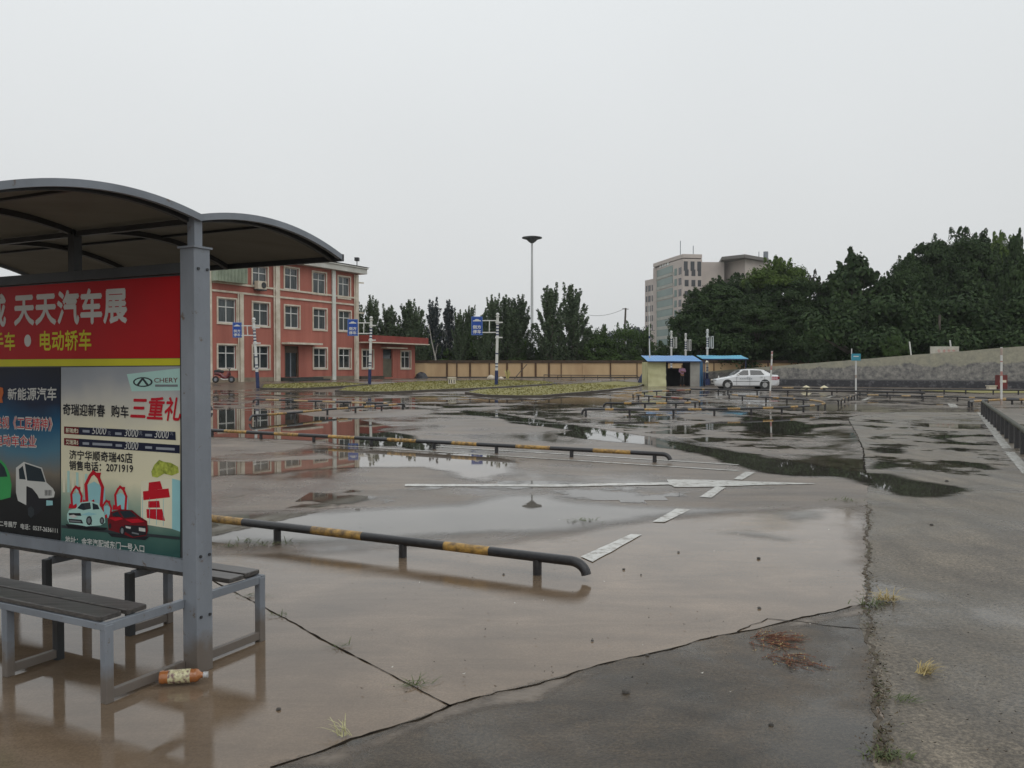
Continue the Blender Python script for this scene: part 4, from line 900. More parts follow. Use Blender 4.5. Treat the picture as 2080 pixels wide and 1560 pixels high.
# corrugated enclosure on the upper floor, air conditioner, floodlight
t0, t1 = TL + .05, F(*c4(330, 300))[0]; z0 = F(*c4(240, 262))[1]
b = MB(); n_ = 44
for i in range(n_):
    a = t0 + (t1 - t0) * i / n_; c = t0 + (t1 - t0) * (i + 1) / n_; wallbox(b, a, c, z0, EZ - .05, .02, .62 + (.05 if i % 2 else 0))
b.build('balcony_enclosure', mat('pale green corrugated sheet', srgb(160, 170, 150), srgb(130, 140, 122), .5, 1.0), ob_)
t0, zt_ = F(*c4(440, 240)); t1, _ = F(*c4(530, 240)); zb_ = F(*c4(440, 330))[1]
b = MB(); wallbox(b, t0, t1 - .1, zb_ + .1, zt_, .2, .58); ac = b.build('air_conditioner', M['offwhite'], ob_)
b = MB(); p = Fp(t0 + (t1 - t0) * .58, (zb_ + zt_) / 2 + .05, .585); b.tube([p, p + fn * .03], .24, 16); b.build('fan', M['steeldark'], ac)
b = MB(); wallbox(b, t0, t1 - .1, zb_, zb_ + .1, 0.1, .6); b.build('bracket', M['steeldark'], ac)
fp_ = Fp(F(716, 545)[0], EZ + .62, .5)
b = MB(); b.tube([fp_, fp_ + Z * .5], .04, 6); b.box((fp_.x, fp_.y, fp_.z + .6), (.45, .35, .3), FA + .4); b.build('floodlight', M['steeldark'], ob_)
for zz in (F(731, 575)[1], F(731, 636)[1]):
    b = MB(); p = Fp(TR - .05, zz, .13); b.bar(p, p + fd * .5 + fn * .2, .06, .12); b.build('bracket', M['offwhite'], ob_)
# annex
an = thing('annex_building', 'single storey salmon red annex with a flat red eave, right of the office block', 'building', tuple(Fp(TR, GZ)))
AZ = F(843, 700.5)[1]
b = MB(); wall_with_holes(b, TR + .05, TAx, GZ - .3, AZ, ann_w + [adoor])
q = [Fp(TR + .05, GZ - .3), Fp(TAx, GZ - .3), Fp(TAx, GZ - .3, -6), Fp(TR + .05, GZ - .3, -6)]; up_ = [Vector((v.x, v.y, AZ)) for v in q]
b.add(q + up_, [(1, 2, 6, 5), (2, 3, 7, 6), (3, 0, 4, 7)]); b.build('wall', redwall, an)
for r_ in ann_w: window(an, *r_)
b = MB(); c = Fp((TR + TAx) / 2 + .35, 0, -2.6); b.box((c.x, c.y, AZ + .36), (TAx - TR + .5, 7.6, .62), FA); b.box((c.x, c.y, AZ + .02), (TAx - TR + .62, 7.8, .10), FA, 1)
b.build('eaves', [mat('dark red eave', srgb(150, 68, 58), srgb(128, 56, 50), .6, 1), M['offwhite']], an)
b = MB(); wallbox(b, adoor[0], adoor[1], adoor[2], adoor[3] - .9, -.2, -.12); ad = b.build('door', mat('grey green door', srgb(110, 106, 90), srgb(88, 86, 74), .5, 1.5), an)
b = MB(); wallbox(b, adoor[0], adoor[1], adoor[3] - .9, adoor[3], -.2, -.16); b.build('pane', M['glass'], ad)
b = MB(); wallbox(b, adoor[0] - .3, adoor[1] + 1.5, adoor[3] + .05, adoor[3] + .17, 0, .7); b.build('door_canopy', M['offwhite'], an)
b = MB(); wallbox(b, TR + .1, adoor[0] - .2, GZ - .1, GZ + .28, .003, .3); b.build('plinth', M['kerb'], an)

# ------------------------------------------------------------------ red motor scooter by the wall
mp_ = P(453, 779.0)
ms = thing('motor_scooter', 'dark red motor scooter parked by the office wall behind the shelter post', 'scooter', (mp_.x, mp_.y, GZ))
def L2(x, y, z): q = Vector((mp_.x, mp_.y, GZ)); return q + Vector((x, y * 1.0, z))
mred = mat('dark red plastic', srgb(110, 18, 30), srgb(80, 12, 22), .25, 2, coat=.6)
for x in (-.52, .60):
    b = MB(); pts = [L2(x + .19 * math.cos(a * .4488), 0, .24 + .19 * math.sin(a * .4488)) for a in range(15)]; b.tube(pts, .055, 8, cap=False); wh = b.build('wheel', M['black_rubber'], ms, smooth=True)
    b = MB(); b.tube([L2(x, -.05, .24), L2(x, .05, .24)], .12, 10); b.build('rim', M['steel'], wh)
b = MB(); b.tube([L2(-.62, 0, .62), L2(-.45, 0, .68), L2(-.15, 0, .60), L2(.0, 0, .42), L2(.25, 0, .36), L2(.36, 0, .5), L2(.45, 0, .85)], [.06, .14, .15, .12, .13, .12, .09], 10); b.build('body', mred, ms, smooth=True)
b = MB(); b.tube([L2(-.6, 0, .80), L2(-.3, 0, .83), L2(.05, 0, .78)], [.10, .13, .09], 8); b.build('seat', M['black_rubber'], ms, smooth=True)
b = MB(); b.tube([L2(.6, 0, .24), L2(.45, 0, .98)], .03, 6); b.tube([L2(.43, -.32, 1.02), L2(.45, 0, .98), L2(.43, .32, 1.02)], .025, 6); b.build('handlebar', M['black_rubber'], ms)
b = MB(); b.tube([L2(-.1, -.16, .3), L2(.1, -.17, .24), L2(.42, -.16, .26)], .035, 6); b.build('trim', M['white'], ms)

# ------------------------------------------------------------------ signal and sign poles
car_icon = [(-.5, 0), (-.48, .10), (-.30, .14), (-.16, .26), (.14, .27), (.30, .15), (.47, .11), (.5, 0)]
def sign_pole(label, base, top, board, mirror=1, cat='sign pole', frame_only=False, group=None, words=('侧方', '停车')):
    t = thing('sign_pole', label, cat, tuple(base), group)
    ax_ = (top - base); Lp = ax_.length; ax_.normalize(); right = Vector((1, 0, 0)); s1 = right
    at = lambda k: base + ax_ * k
    MB().tube([at(-.1), at(Lp * .38), at(Lp - .15)], [.105, .095, .085], 12).build('pole', M['white'], t, smooth=True)
    MB().tube([at(-.1), at(1.05)], .115, 12).build('painted_band', M['bluepole'], t, smooth=True)
    MB().lathe(tuple(at(Lp - .15)), [(.10, 0), (.16, .05), (.05, .1), (.12, .18), (.09, .27), (.02, .30)], 12).build('finial', M['white'], t, smooth=True)
    for k in (Lp - .75, Lp - .95, Lp - 1.15, Lp - 1.35, 1.25, 1.45, Lp * .45):
        MB().tube([at(k), at(k + .08)], .1, 12).build('painted_ring', M['bluepole'], t, smooth=True)
    for k in (Lp - .55, Lp - 1.55):
        b = MB(); b.tube([at(k), at(k + .12)], .14, 10); b.bar(at(k + .06), at(k + .06) + right * .35, .06, .08); b.build('collar', M['white'], t)
    wd = 1.05 if frame_only else (board[1] - board[0])
    if frame_only:
        b = MB()
        for k in (Lp - .55, Lp - 1.55): b.bar(at(k + .06), at(k + .06) + right * mirror * .52, .06, .07)
        for x in (.22, .36, .5): b.bar(at(Lp - 1.5) + right * mirror * x, at(Lp - .5) + right * mirror * x, .05, .05)
        b.build('arm', M['white'], t); return t
    x1, x0, zt_, zb = board     # x0..x1 measured leftwards from the pole axis, heights absolute
    b = MB()
    for z_ in (zt_ - .22 * (zt_ - zb) * 1.0, zb + .25 * (zt_ - zb) * .6):
        k = (z_ - base.z) / ax_.z; b.bar(at(k), at(k) - right * (x0 + .05), .06, .065)
    ka, kb = (zt_ - .22 * (zt_ - zb) - base.z) / ax_.z, (zb + .15 * (zt_ - zb) - base.z) / ax_.z
    b.bar(at(ka) - right * x0 * .55, at(kb) - right * x0 * .55, .05, .05); b.build('arm', M['white'], t)
    cx = at((zt_ + zb) / 2 - base.z).x - (x0 + x1) / 2; cy = base.y; ti = math.atan2(ax_.x, ax_.z) * .5
    b = MB(); b.box((cx, cy, (zt_ + zb) / 2), (x1 - x0, .06, zt_ - zb), 0, bev=.01); sb = b.build('sign_board', M['blue'], t)
    b = MB(); W_, H_ = x1 - x0, zt_ - zb
    for xx in (-W_ / 2 + .03, W_ / 2 - .03): b.box((cx + xx, cy - .032, (zt_ + zb) / 2), (.03, .012, H_ - .03))
    for zz in (-H_ / 2 + .03, H_ / 2 - .03): b.box((cx, cy - .035, (zt_ + zb) / 2 + zz), (W_ - .09, .012, .03))
    b.build('border', mat('pale blue border', srgb(110, 140, 190)), sb)
    fy = cy - .036; zc_ = zt_ - H_ * .26
    b = MB(); pl = [(cx + u * W_ * .72, zc_ + v * W_ * .72) for u, v in car_icon]; n = len(pl)
    b.add([(x, fy - .004, z) for x, z in pl] + [(x, fy, z) for x, z in pl], [tuple(range(n))] + [(i, n + i, n + (i + 1) % n, (i + 1) % n) for i in range(n)])
    b.build('car_symbol', M['white'], sb)
    for k, wd_ in enumerate(words):
        z1 = zt_ - H_ * (.47 + .25 * k); z0 = z1 - H_ * .19
        p = lambda x, z: Vector((x, fy - .006, z))
        text_on('lettering', wd_, [p(cx - W_ * .36, z1), p(cx + W_ * .36, z1), p(cx + W_ * .36, z0), p(cx - W_ * .36, z0)], M['white'], sb, off=.03, place=True)
    return t
def sp_at(label, bx, by, tx, ty, l, r, ty0, ty1, **k):
    b_ = P(bx, by); s_ = b_.y / 1700; zz = lambda y: H + (744 - y) * s_
    top = Vector(((tx - 1040) * s_, b_.y, zz(ty))); ax0 = (tx + (bx - tx) * .12 - 0) 
    return sign_pole(label, b_, top, ((ax0 - l) * s_, (ax0 - r) * s_, zz(ty0), zz(ty1)), **k)
GP = 'white poles with blue car signs along the grass islands'
sp_at('leaning white pole with a tilted blue car sign before the office block windows', 524, 788.5, 516, 650, 473, 491.5, 655, 686, group=GP)
sp_at('white pole with blue car sign standing at the corner of the office block', 750.5, 781, 754.5, 647, 706.5, 727.5, 648.5, 682.5, group=GP)
sp_at('white pole with blue car sign before the poplars, apart from the office block', 1008, 784.5, 1011, 640, 957.5, 980.5, 643, 681, group=GP)
# stay leaning on the right hand one
for (x, y, ty, tall, lb) in ((1363.5, 776, 675, 0, 'left one of three white arm frame poles rising behind the hut roof'), (1392.5, 776, 680, 0, 'middle one of three white arm frame poles, seen through the hut opening'), (1436.5, 776, 672, 0, 'tallest white arm frame pole, rising above the right end of the hut')):
    Y = 72.0 if x > 1430 else 80.0; x_ = (x - 1040) / 1700 * Y; g = zt(x_, Y)
    sign_pole(lb, Vector((x_, Y, g)), Vector((x_, Y, H + (744 - ty) / 1700 * Y)), None, frame_only=True, group='white poles with empty arm frames behind the hut')
Y = 68.6; x_ = (1319 - 1040) / 1700 * Y
t = thing('thin_pole', 'tall thin white pole at the left corner of the hut', 'pole', (x_, Y, zt(x_, Y)))
MB().tube([(x_ + .12, Y, 0), (x_, Y, 3.2), (x_ - .05, Y, H + (744 - 616) / 1700 * Y)], [.06, .05, .03], 8).build('pole', M['white'], t, smooth=True)
MB().tube([(x_, Y, 3.9), (x_, Y, 4.1)], .065, 8).build('joint_band', M['bluepole'], t)

# ------------------------------------------------------------------ marker poles in the yard
def marker(label, b_, top_y, tx, bands, sign=None):
    s_ = b_.y / 1700; top = Vector(((tx - 1040) * s_, b_.y, H + (744 - top_y) * s_))
    t = thing('marker_pole', label, 'pole', tuple(b_)); d = top - b_
    MB().tube([b_ - d * .02, b_ + d * .999], .045, 10).build('pole', M['white'], t, smooth=True)
    for a, c, m in bands: MB().tube([b_ + d * a, b_ + d * c], .047, 10).build('painted_band', m, t, smooth=True)
    return t, s_
mr_ = mat('faded red band', srgb(176, 112, 104), srgb(190, 160, 152), .5, 5); mbn = mat('brownish band', srgb(178, 160, 148), None, .5, 5)
marker('leaning white marker pole in front of the white car', P(1564, 804.5), 713, 1568, [(.0, .12, mbn), (.58, .68, mr_), (.82, .9, mbn), (.93, .99, mr_)])
t, s_ = marker('white marker pole carrying a small teal sign at its top', P(1738.5, 801), 722, 1738, [(0, .03, mbn), (.42, .5, mbn)])
p = P(1738.5, 801); zz = lambda y: H + (744 - y) * s_; xx = lambda x: (x - 1040) * s_
teal = mat('teal sign face', srgb(60, 150, 170), srgb(50, 135, 158), .4, 2)
b = MB(); b.box(((xx(1728.5) + xx(1747)) / 2, p.y - .05, (zz(718.5) + zz(732.5)) / 2), (xx(1747) - xx(1728.5), .04, zz(718.5) - zz(732.5)), 0, bev=.006); sb = b.build('sign_board', teal, t)
b = MB(); b.box((xx(1737.5), p.y - .073, zz(724)), (.30, .006, .05)); b.build('caption', M['white'], sb)
MB().tube([(xx(1729.5), p.y, zz(730)), (xx(1729.5), p.y, zz(708))], .03, 8).build('aerial', M['white'], t)
marker('red and white marker pole at the right edge beside the tall mossy rail', P(2034, 822), 705, 2033.5, [(.0, .1, mbn), (.22, .48, M['white']), (.50, .58, mr_), (.86, .98, mbn), (.74, .76, mr_)])

# ------------------------------------------------------------------ beige boundary wall
WY = 84.0; wl = thing('boundary_wall', 'long beige panelled boundary wall with dark coping behind the grass islands', 'wall', (-30, WY, GZ))
wallm = mat('beige rendered panel', srgb(206, 178, 138), srgb(184, 154, 118), .85, .5, .2, stretch=(1, 1, .35))
x0, x1 = -34.0, 75.0
b = MB(); b.box(((x0 + x1) / 2, WY + .12, GZ + .74), (x1 - x0, .2, 1.52)); b.build('panel', wallm, wl)
b = MB(); b.box(((x0 + x1) / 2, WY + .12, GZ + 1.64), (x1 - x0, .42, .26)); b.build('coping', mat('brown coping', srgb(84, 66, 50), srgb(62, 50, 40), .8, 1.2), wl)
b = MB(); b.box(((x0 + x1) / 2, WY - .02, GZ + .06), (x1 - x0, .1, .14)); b.build('footing', M['kerb'], wl)
stain = mat('stained joint', srgb(104, 78, 56), srgb(80, 60, 44), .85, 3); rr = random.Random(5)
xs = [((px - 1040) / 1700 * WY) for px in (865, 908, 928, 955, 994, 1030, 1060, 1088, 1115, 1140, 1187, 1240, 1294, 1350, 1400, 1450, 1510, 1560, 1620, 1680)]
for i, x in enumerate(xs):
    b = MB(); wd = .34 if i in (0, 10) else rr.choice([.09, .14, .2]); b.box((x, WY - .01, GZ + .78), (wd, .09, 1.44)); b.build('pilaster', stain if i in (2, 8) or wd < .3 else wallm, wl)
# things left along the wall
def tarp(name, label, cat, c, size, m, seed=1, flat=.5):
    rr = random.Random(seed); b = MB(); n, k = 14, 7; vs = []
    for i in range(k):
        f = i / (k - 1); r_ = math.cos(f * math.pi / 2) ** .6
        for j in range(n):
            a = 2 * math.pi * j / n; q = 1 + .35 * mnoise.noise(Vector((math.cos(a) * 1.4 + seed, math.sin(a) * 1.4, f * 2)))
            vs.append((c[0] + size[0] / 2 * math.cos(a) * r_ * q, c[1] + size[1] / 2 * math.sin(a) * r_ * q, c[2] + size[2] * (f ** .8) * (1 + .12 * math.sin(a * 3 + seed))))
    fs = [(i * n + j, i * n + (j + 1) % n, (i + 1) * n + (j + 1) % n, (i + 1) * n + j) for i in range(k - 1) for j in range(n)] + [tuple((k - 1) * n + j for j in range(n))]
    b.add(vs, fs); o = b.build(name, m, smooth=True); return tag(o, label, cat)
g = P(855, 768.5); tarp('rubbish_heap', 'low black covered heap beside the annex wall', 'heap', (g.x, g.y, g.z - .05), (1.3, 1.0, .62), mat('black sheet', (.015, .015, .02), (.03, .03, .035), .4, 5), 2)
g = P(998, 768.5); tarp('rubbish_heap', 'small pale grey heap of bags at the wall foot left of the sign pole', 'heap', (g.x, g.y, g.z - .03), (.8, .6, .34), M['offwhite'], 5)
g = P(1017, 768.8); tarp('rubbish_heap', 'small dirty white heap at the wall foot right of the sign pole', 'heap', (g.x, g.y, g.z - .03), (.6, .5, .2), M['offwhite'], 8)
g = P(1307, 781); tarp('plastic_sack', 'blue sack with a pale top leaning on the hut corner', 'sack', (g.x, g.y, g.z - .03), (.95, .7, 1.0), mat('blue sack', srgb(40, 48, 84), srgb(90, 92, 110), .5, 3, lo=.55, hi=.7), 11)
g = P(1031, 769)
b = MB(); 
for k in range(9):
    a = k / 9 * 6.28; h_ = .6 + .35 * ((k * 37) % 5) / 5; b.add([(g.x + .05 * math.cos(a), g.y + .05 * math.sin(a), g.z), (g.x + .12 * math.cos(a + .4), g.y + .12 * math.sin(a + .4), g.z), (g.x + .3 * math.cos(a + .2), g.y + .2 * math.sin(a + .2), g.z + h_), (g.x + .18 * math.cos(a), g.y + .15 * math.sin(a), g.z + h_ * .95)], [(0, 1, 2, 3)])
tag(b.build('dry_plant', mat('pale yellow dry leaves', srgb(205, 195, 130), srgb(170, 160, 100), .8, 5)), 'pale yellow dry plant at the foot of the beige wall', 'plant')
g = P(1043, 771)
b = MB(); b.tube([(g.x, g.y, g.z), (g.x + 1.2, g.y + .6, g.z + 1.35)], .035, 6); tag(b.build('leaning_stick', M['bark']), 'dark stick leaning diagonally against the beige wall', 'stick')
g = P(918, 783)
t = thing('concrete_drum', 'pale round planter drum with dark slots standing on the grass', 'planter', tuple(g))
b = MB(); b.lathe(tuple(g), [(.26, 0), (.27, .1), (.25, .13), (.25, .44), (.30, .48), (.30, .56), (.2, .56), (.18, .5)], 18); b.build('drum', M['offwhite'], t, smooth=True)
for a in (-2.2, -1.57, -.9): b = MB(); b.box((g.x + .25 * math.cos(a), g.y + .25 * math.sin(a), g.z + .28), (.05, .05, .24), a); b.build('slot', M['black_rubber'], t)
# dark rail along the wall foot
t = thing('low_fence', 'low dark pipe rail on short posts along the foot of the beige wall', 'fence', tuple(P(1160, 769.5)))
q = [P(x, 771.2 + (x - 1100) * .003) for x in (1105, 1133, 1160, 1187, 1214, 1241, 1268, 1295)]
MB().tube([v + Z * .42 for v in q], .04, 8).build('pipe', M['bark'], t)
for v in q: MB().tube([v - Z * .05, v + Z * .42], .03, 6).build('post', M['bark'], t)

# ------------------------------------------------------------------ concrete ramp on the right
def rampmat():
    m, nt, b = nm('stained ramp plaster'); L = nt.links.new
    g = N(nt, 'ShaderNodeNewGeometry'); s = N(nt, 'ShaderNodeSeparateXYZ'); L(g.outputs['Position'], s.inputs[0])
    n = N(nt, 'ShaderNodeTexNoise', i_Scale=.55, i_Detail=8, i_Roughness=.65); L(g.outputs['Position'], n.inputs['Vector'])
    n2 = N(nt, 'ShaderNodeTexNoise', i_Scale=3.0, i_Detail=8, i_Roughness=.7); L(g.outputs['Position'], n2.inputs['Vector'])
    # old render worn off below a slanting, ragged line; tarred foot
    ln = N(nt, 'ShaderNodeMath', operation='MULTIPLY_ADD'); L(s.outputs['X'], ln.inputs[0]); ln.inputs[1].default_value = -.045; ln.inputs[2].default_value = -.25
    hz = N(nt, 'ShaderNodeMath', operation='ADD'); L(s.outputs['Z'], hz.inputs[0]); L(ln.outputs[0], hz.inputs[1])
    nn = N(nt, 'ShaderNodeMath', operation='MULTIPLY_ADD'); L(n.outputs['Fac'], nn.inputs[0]); nn.inputs[1].default_value = 1.7; nn.inputs[2].default_value = -.85
    h2 = N(nt, 'ShaderNodeMath', operation='ADD'); L(hz.outputs[0], h2.inputs[0]); L(nn.outputs[0], h2.inputs[1])
    worn = ramp(nt, h2.outputs[0], .02, .16, (0, 0, 0, 1), (1, 1, 1, 1))
    top = ramp(nt, n2.outputs['Fac'], .3, .7, srgb(140, 140, 128), srgb(176, 170, 150)); mid = ramp(nt, n2.outputs['Fac'], .35, .66, srgb(92, 92, 94), srgb(164, 160, 152))
    mx1 = N(nt, 'ShaderNodeMix', data_type='RGBA'); L(worn.outputs[0], mx1.inputs[0]); L(mid.outputs[0], mx1.inputs[6]); L(top.outputs[0], mx1.inputs[7])
    z3 = N(nt, 'ShaderNodeMath', operation='MULTIPLY_ADD'); L(n2.outputs['Fac'], z3.inputs[0]); z3.inputs[1].default_value = -.6; L(s.outputs['Z'], z3.inputs[2])
    foot = ramp(nt, z3.outputs[0], .20, .32, (1, 1, 1, 1), (0, 0, 0, 1)); ft = ramp(nt, n2.outputs['Fac'], .5, .75, srgb(62, 62, 66), srgb(132, 130, 132))
    mx2 = N(nt, 'ShaderNodeMix', data_type='RGBA'); L(foot.outputs[0], mx2.inputs[0]); L(mx1.outputs[2], mx2.inputs[6]); L(ft.outputs[0], mx2.inputs[7])
    L(mx2.outputs[2], b.inputs['Base Color']); b.inputs['Roughness'].default_value = .8
    bp = N(nt, 'ShaderNodeBump', i_Strength=.6, i_Distance=.05); L(n2.outputs['Fac'], bp.inputs['Height']); L(bp.outputs[0], b.inputs['Normal'])
    return m
RA, RB = Vector(((1400 - 1040) / 1700 * 73.5, 73.5)), Vector(((2080 - 1040) / 1700 * 60, 60)); RD = (RB - RA).normalized(); RN = Vector((-RD.y, RD.x))
def rY(x): return RA.y + (x - RA.x) * (RB.y - RA.y) / (RB.x - RA.x)
def rt(x): Y = rY(x); px = 1040 + x / Y * 1700; return H + (744 - (754 + (px - 1445) * (703 - 754) / 635)) * Y / 1700
b = MB(); n = 96; ctr = [RA + RD * (i * .45) for i in range(n)]
tops = [min(rt(c.x), 4.2) + .025 * mnoise.noise(Vector((c.x * .7, 0, 0))) for c in ctr]
b.v = [Vector((c.x, c.y, -.2)) for c in ctr] + [Vector((c.x, c.y, h_)) for c, h_ in zip(ctr, tops)] + [Vector((c.x + RN.x * 5, c.y + RN.y * 5, h_)) for c, h_ in zip(ctr, tops)] + [Vector((c.x + RN.x * 5, c.y + RN.y * 5, -.2)) for c in ctr]
for i in range(n - 1):
    for k in range(3): b.f.append((k * n + i, k * n + i + 1, (k + 1) * n + i + 1, (k + 1) * n + i)); b.m.append(0)
b.f += [(0, n, 2 * n, 3 * n), (n - 1, 4 * n - 1, 3 * n - 1, 2 * n - 1)]; b.m += [0, 0]
tag(b.build('concrete_ramp', rampmat()), 'long grey stained concrete ramp wall rising to the right edge', 'ramp')
vg = [P(1850, 797.5), P(2100, 797.5), P(2200, 804), P(1872, 805)]
sheet('grass_verge', [Vector((28, 50, 0)), Vector((52, 50, 0)), Vector((52, 55.5, 0)), Vector((27, 55.5, 0))], .03, M['grass'], amp=.4, step=.4)

# ------------------------------------------------------------------ things on and before the ramp
def ptop(px, Y, z): return Vector(((px - 1040) / 1700 * Y, Y, z))
WB = 64.2; x_ = (1918 - 1040) / 1700 * WB; zr = rt(x_)
t = thing('warning_board', 'long white board with red markings standing on top of the ramp', 'sign', (x_, WB, zr - .1))
zc = H + (744 - 711) / 1700 * WB
b = MB(); b.box((x_, WB, zc), (2.2, .06, .55)); b.build('board', mat('dirty white board', srgb(190, 186, 176), srgb(160, 156, 146), .6, 2), t)
for k, xx_ in enumerate((-.45, -.05, .32, .68)):
    b = MB(); b.box((x_ + xx_, WB - .04, zc - .02), (.26, .012, .05)); b.box((x_ + xx_, WB - .045, zc - .06), (.05, .012, .24)); b.box((x_ + xx_, WB - .05, zc - .14), (.22, .012, .04)); b.build('red_mark', mr_, t)
for xx_ in (-.8, .8): b = MB(); b.bar((x_ + xx_, WB + .05, zr - .3), (x_ + xx_, WB + .05, zc), .06, .06); b.build('post', M['steel'], t)
for px, ty, lb in ((1848, 694, 'short leaning white post on the ramp left of the white board'), (1930, 691, 'thin white post behind the white board on the ramp')):
    Y = 65.5; x_ = (px - 1040) / 1700 * Y; b = MB(); b.tube([(x_ + .12, Y, rt(x_) - .3), (x_ - .05, Y, H + (744 - ty) / 1700 * Y)], .055, 8); tag(b.build('white_post', M['white'], smooth=True), lb, 'post')
Y = 70.5; x_ = (1905 - 1040) / 1700 * Y; b = MB(); b.tube([(x_, Y, 0), (x_ + .1, Y, H + (744 - 640) / 1700 * Y)], [.14, .10], 10); tag(b.build('dark_pole', M['bark'], smooth=True), 'dark wooden pole standing before the dense trees behind the ramp', 'pole')
# red fire box and pale box at the ramp foot
Y = 56.; x_ = (2034 - 1040) / 1700 * Y
t = thing('fire_box', 'dull red cabinet at the foot of the ramp behind the marker pole', 'cabinet', (x_, Y, 0))
fr_ = mat('dull red steel', srgb(120, 44, 44), srgb(90, 40, 40), .6, 2)
b = MB(); b.box((x_, Y, .52), (.62, .4, 1.04), bev=.02); b.build('cabinet', fr_, t); b = MB(); b.box((x_, Y - .21, .62), (.42, .02, .16)); b.build('notice', M['offwhite'], t)
x_ = (2014 - 1040) / 1700 * Y; b = MB(); b.box((x_, Y, .14), (.5, .4, .28), bev=.03); b.box((x_, Y, .31), (.56, .46, .06)); tag(b.build('crate', M['offwhite']), 'small pale lidded box on the ground left of the red cabinet', 'box')
for px, lb in ((1637.5, 'cream dome topped bollard behind the far rail, nearer the white car'), (1674, 'cream dome topped bollard behind the far rail, farther from the white car')):
    p = P(px, 794); t = thing('dome_bollard', lb, 'bollard', tuple(p), 'cream domes behind the far rail')
    b = MB(); b.lathe(tuple(p), [(.1, 0), (.1, .12)], 12); b.build('stem', M['black'], t)
    b = MB(); b.lathe(tuple(p + Z * .12), [(.34, 0), (.34, .04), (.26, .10), (.14, .18), (.06, .22), (.02, .24)], 16); b.build('dome', mat('cream dome', srgb(215, 205, 170)), t, smooth=True)

# ------------------------------------------------------------------ hut
HY = 67.0; hx = lambda px: (px - 1040) / 1700 * HY; hz = lambda py: H + (744 - py) / 1700 * HY
ht = thing('guard_hut', 'small hut with a blue metal roof, yellowish canvas side and open front', 'hut', (hx(1378), HY, 0))
canvas = mat('yellowish canvas', srgb(200, 197, 156), srgb(178, 174, 132), .8, .8, .0)
bm_ = MB(); nX, nZ = 20, 16; D_ = 2.8
for j in range(nZ + 1):
    for i in range(nX + 1):
        u, v = i / nX, j / nZ; x = hx(1316) + u * (hx(1353) - hx(1316)); z = v * hz(735)
        bm_.v.append(Vector((x - (.25 * (1 - v) ** 3 * (1 - u) * 0 if v else 0), HY + .06 * mnoise.noise(Vector((x * 1.3, z * 2.4, 0))) - .12 * (1 - v) ** 3, z)))
for j in range(nZ):
    for i in range(nX): a = j * (nX + 1) + i; bm_.f.append((a, a + 1, a + nX + 2, a + nX + 1)); bm_.m.append(0)
bm_.build('canvas_wall', canvas, ht, smooth=True)
b = MB(); b.box((hx(1316), HY + D_ / 2 + .1, hz(735) / 2), (.04, D_, hz(735))); b.build('side_wall', canvas, ht)
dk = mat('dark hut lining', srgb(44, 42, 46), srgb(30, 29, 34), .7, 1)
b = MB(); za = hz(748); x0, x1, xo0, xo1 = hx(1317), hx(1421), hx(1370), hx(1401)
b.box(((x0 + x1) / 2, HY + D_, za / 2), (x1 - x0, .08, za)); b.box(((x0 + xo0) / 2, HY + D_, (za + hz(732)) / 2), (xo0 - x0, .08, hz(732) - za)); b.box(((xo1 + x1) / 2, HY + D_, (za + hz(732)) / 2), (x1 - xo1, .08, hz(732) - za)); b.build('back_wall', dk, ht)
grey = mat('light grey panel', srgb(160, 158, 150), srgb(140, 136, 130), .5, 1)
b = MB(); b.box(((hx(1402) + hx(1421)) / 2, HY, hz(735) / 2), (hx(1421) - hx(1402), .06, hz(735))); b.build('front_panel', grey, ht)
blu = mat('blue painted sheet', srgb(66, 122, 166), srgb(50, 98, 140), .45, 1.0)
b = MB(); c = Vector(((hx(1422) + hx(1440)) / 2, HY + 1.1, hz(735) / 2)); b.box(c, (2.35, .05, hz(735)), math.atan2(2.2, hx(1440) - hx(1422))); b.build('blue_wall', blu, ht)
b = MB(); c = Vector(((hx(1429) + hx(1443)) / 2, HY + .9, .55)); b.box(c, (.5, .06, 1.1), 1.2); b.box(c + Vector((.2, -.3, -.2)), (.45, .3, .5), 1.2); b.build('door', M['bluepole'], ht)
for px in (1353.5, 1401.5):
    b = MB(); b.box((hx(px), HY + .02, hz(735) / 2), (.08, .09, hz(735))); b.build('post', dk, ht)
b = MB(); b.box(((hx(1353.5) + hx(1401.5)) / 2, HY + .02, hz(736)), (hx(1401) - hx(1354), .09, .1)); b.build('lintel', M['bluepole'], ht)
def tin(name, x0, x1, y0, y1, z0, z1, m, par, seed=1):
    b = MB(); n = int((x1 - x0) / .12)
    vs = []
    for i in range(n + 1):
        x = x0 + (x1 - x0) * i / n; k = .02 if i % 2 else 0
        for (yy, zz) in ((y0, z0), ((y0 + y1) / 2, (z0 + z1) / 2 + .02), (y1, z1)):
            w_ = .05 * mnoise.noise(Vector((x * .9, yy * 2, seed))); vs += [(x, yy, zz + k + w_), (x, yy, zz + k + w_ - .03)]
    for i in range(n):
        o, q = i * 6, (i + 1) * 6
        b.f += [(o, q, q + 2, o + 2), (o + 2, q + 2, q + 4, o + 4), (o + 1, o + 3, q + 3, q + 1), (o + 3, o + 5, q + 5, q + 3), (o, o + 1, q + 1, q), (o + 4, q + 4, q + 5, o + 5)]; b.m += [0] * 6
    b.v = [Vector(v) for v in vs]
    return b.build(name, m, par)
rb1 = mat('blue corrugated roof', srgb(86, 150, 206), srgb(70, 128, 186), .4, .8); rb2 = mat('turquoise corrugated roof', srgb(88, 178, 204), srgb(74, 150, 190), .4, .8)
tin('roof', hx(1314), hx(1425), HY - .35, HY + D_ + .3, hz(734), hz(724.5) + .12, rb1, ht)
b = MB(); b.bar((hx(1314), HY - .36, hz(734.6)), (hx(1425), HY - .36, hz(734.6)), .04, .07); b.build('roof_edge', M['bluepole'], ht)
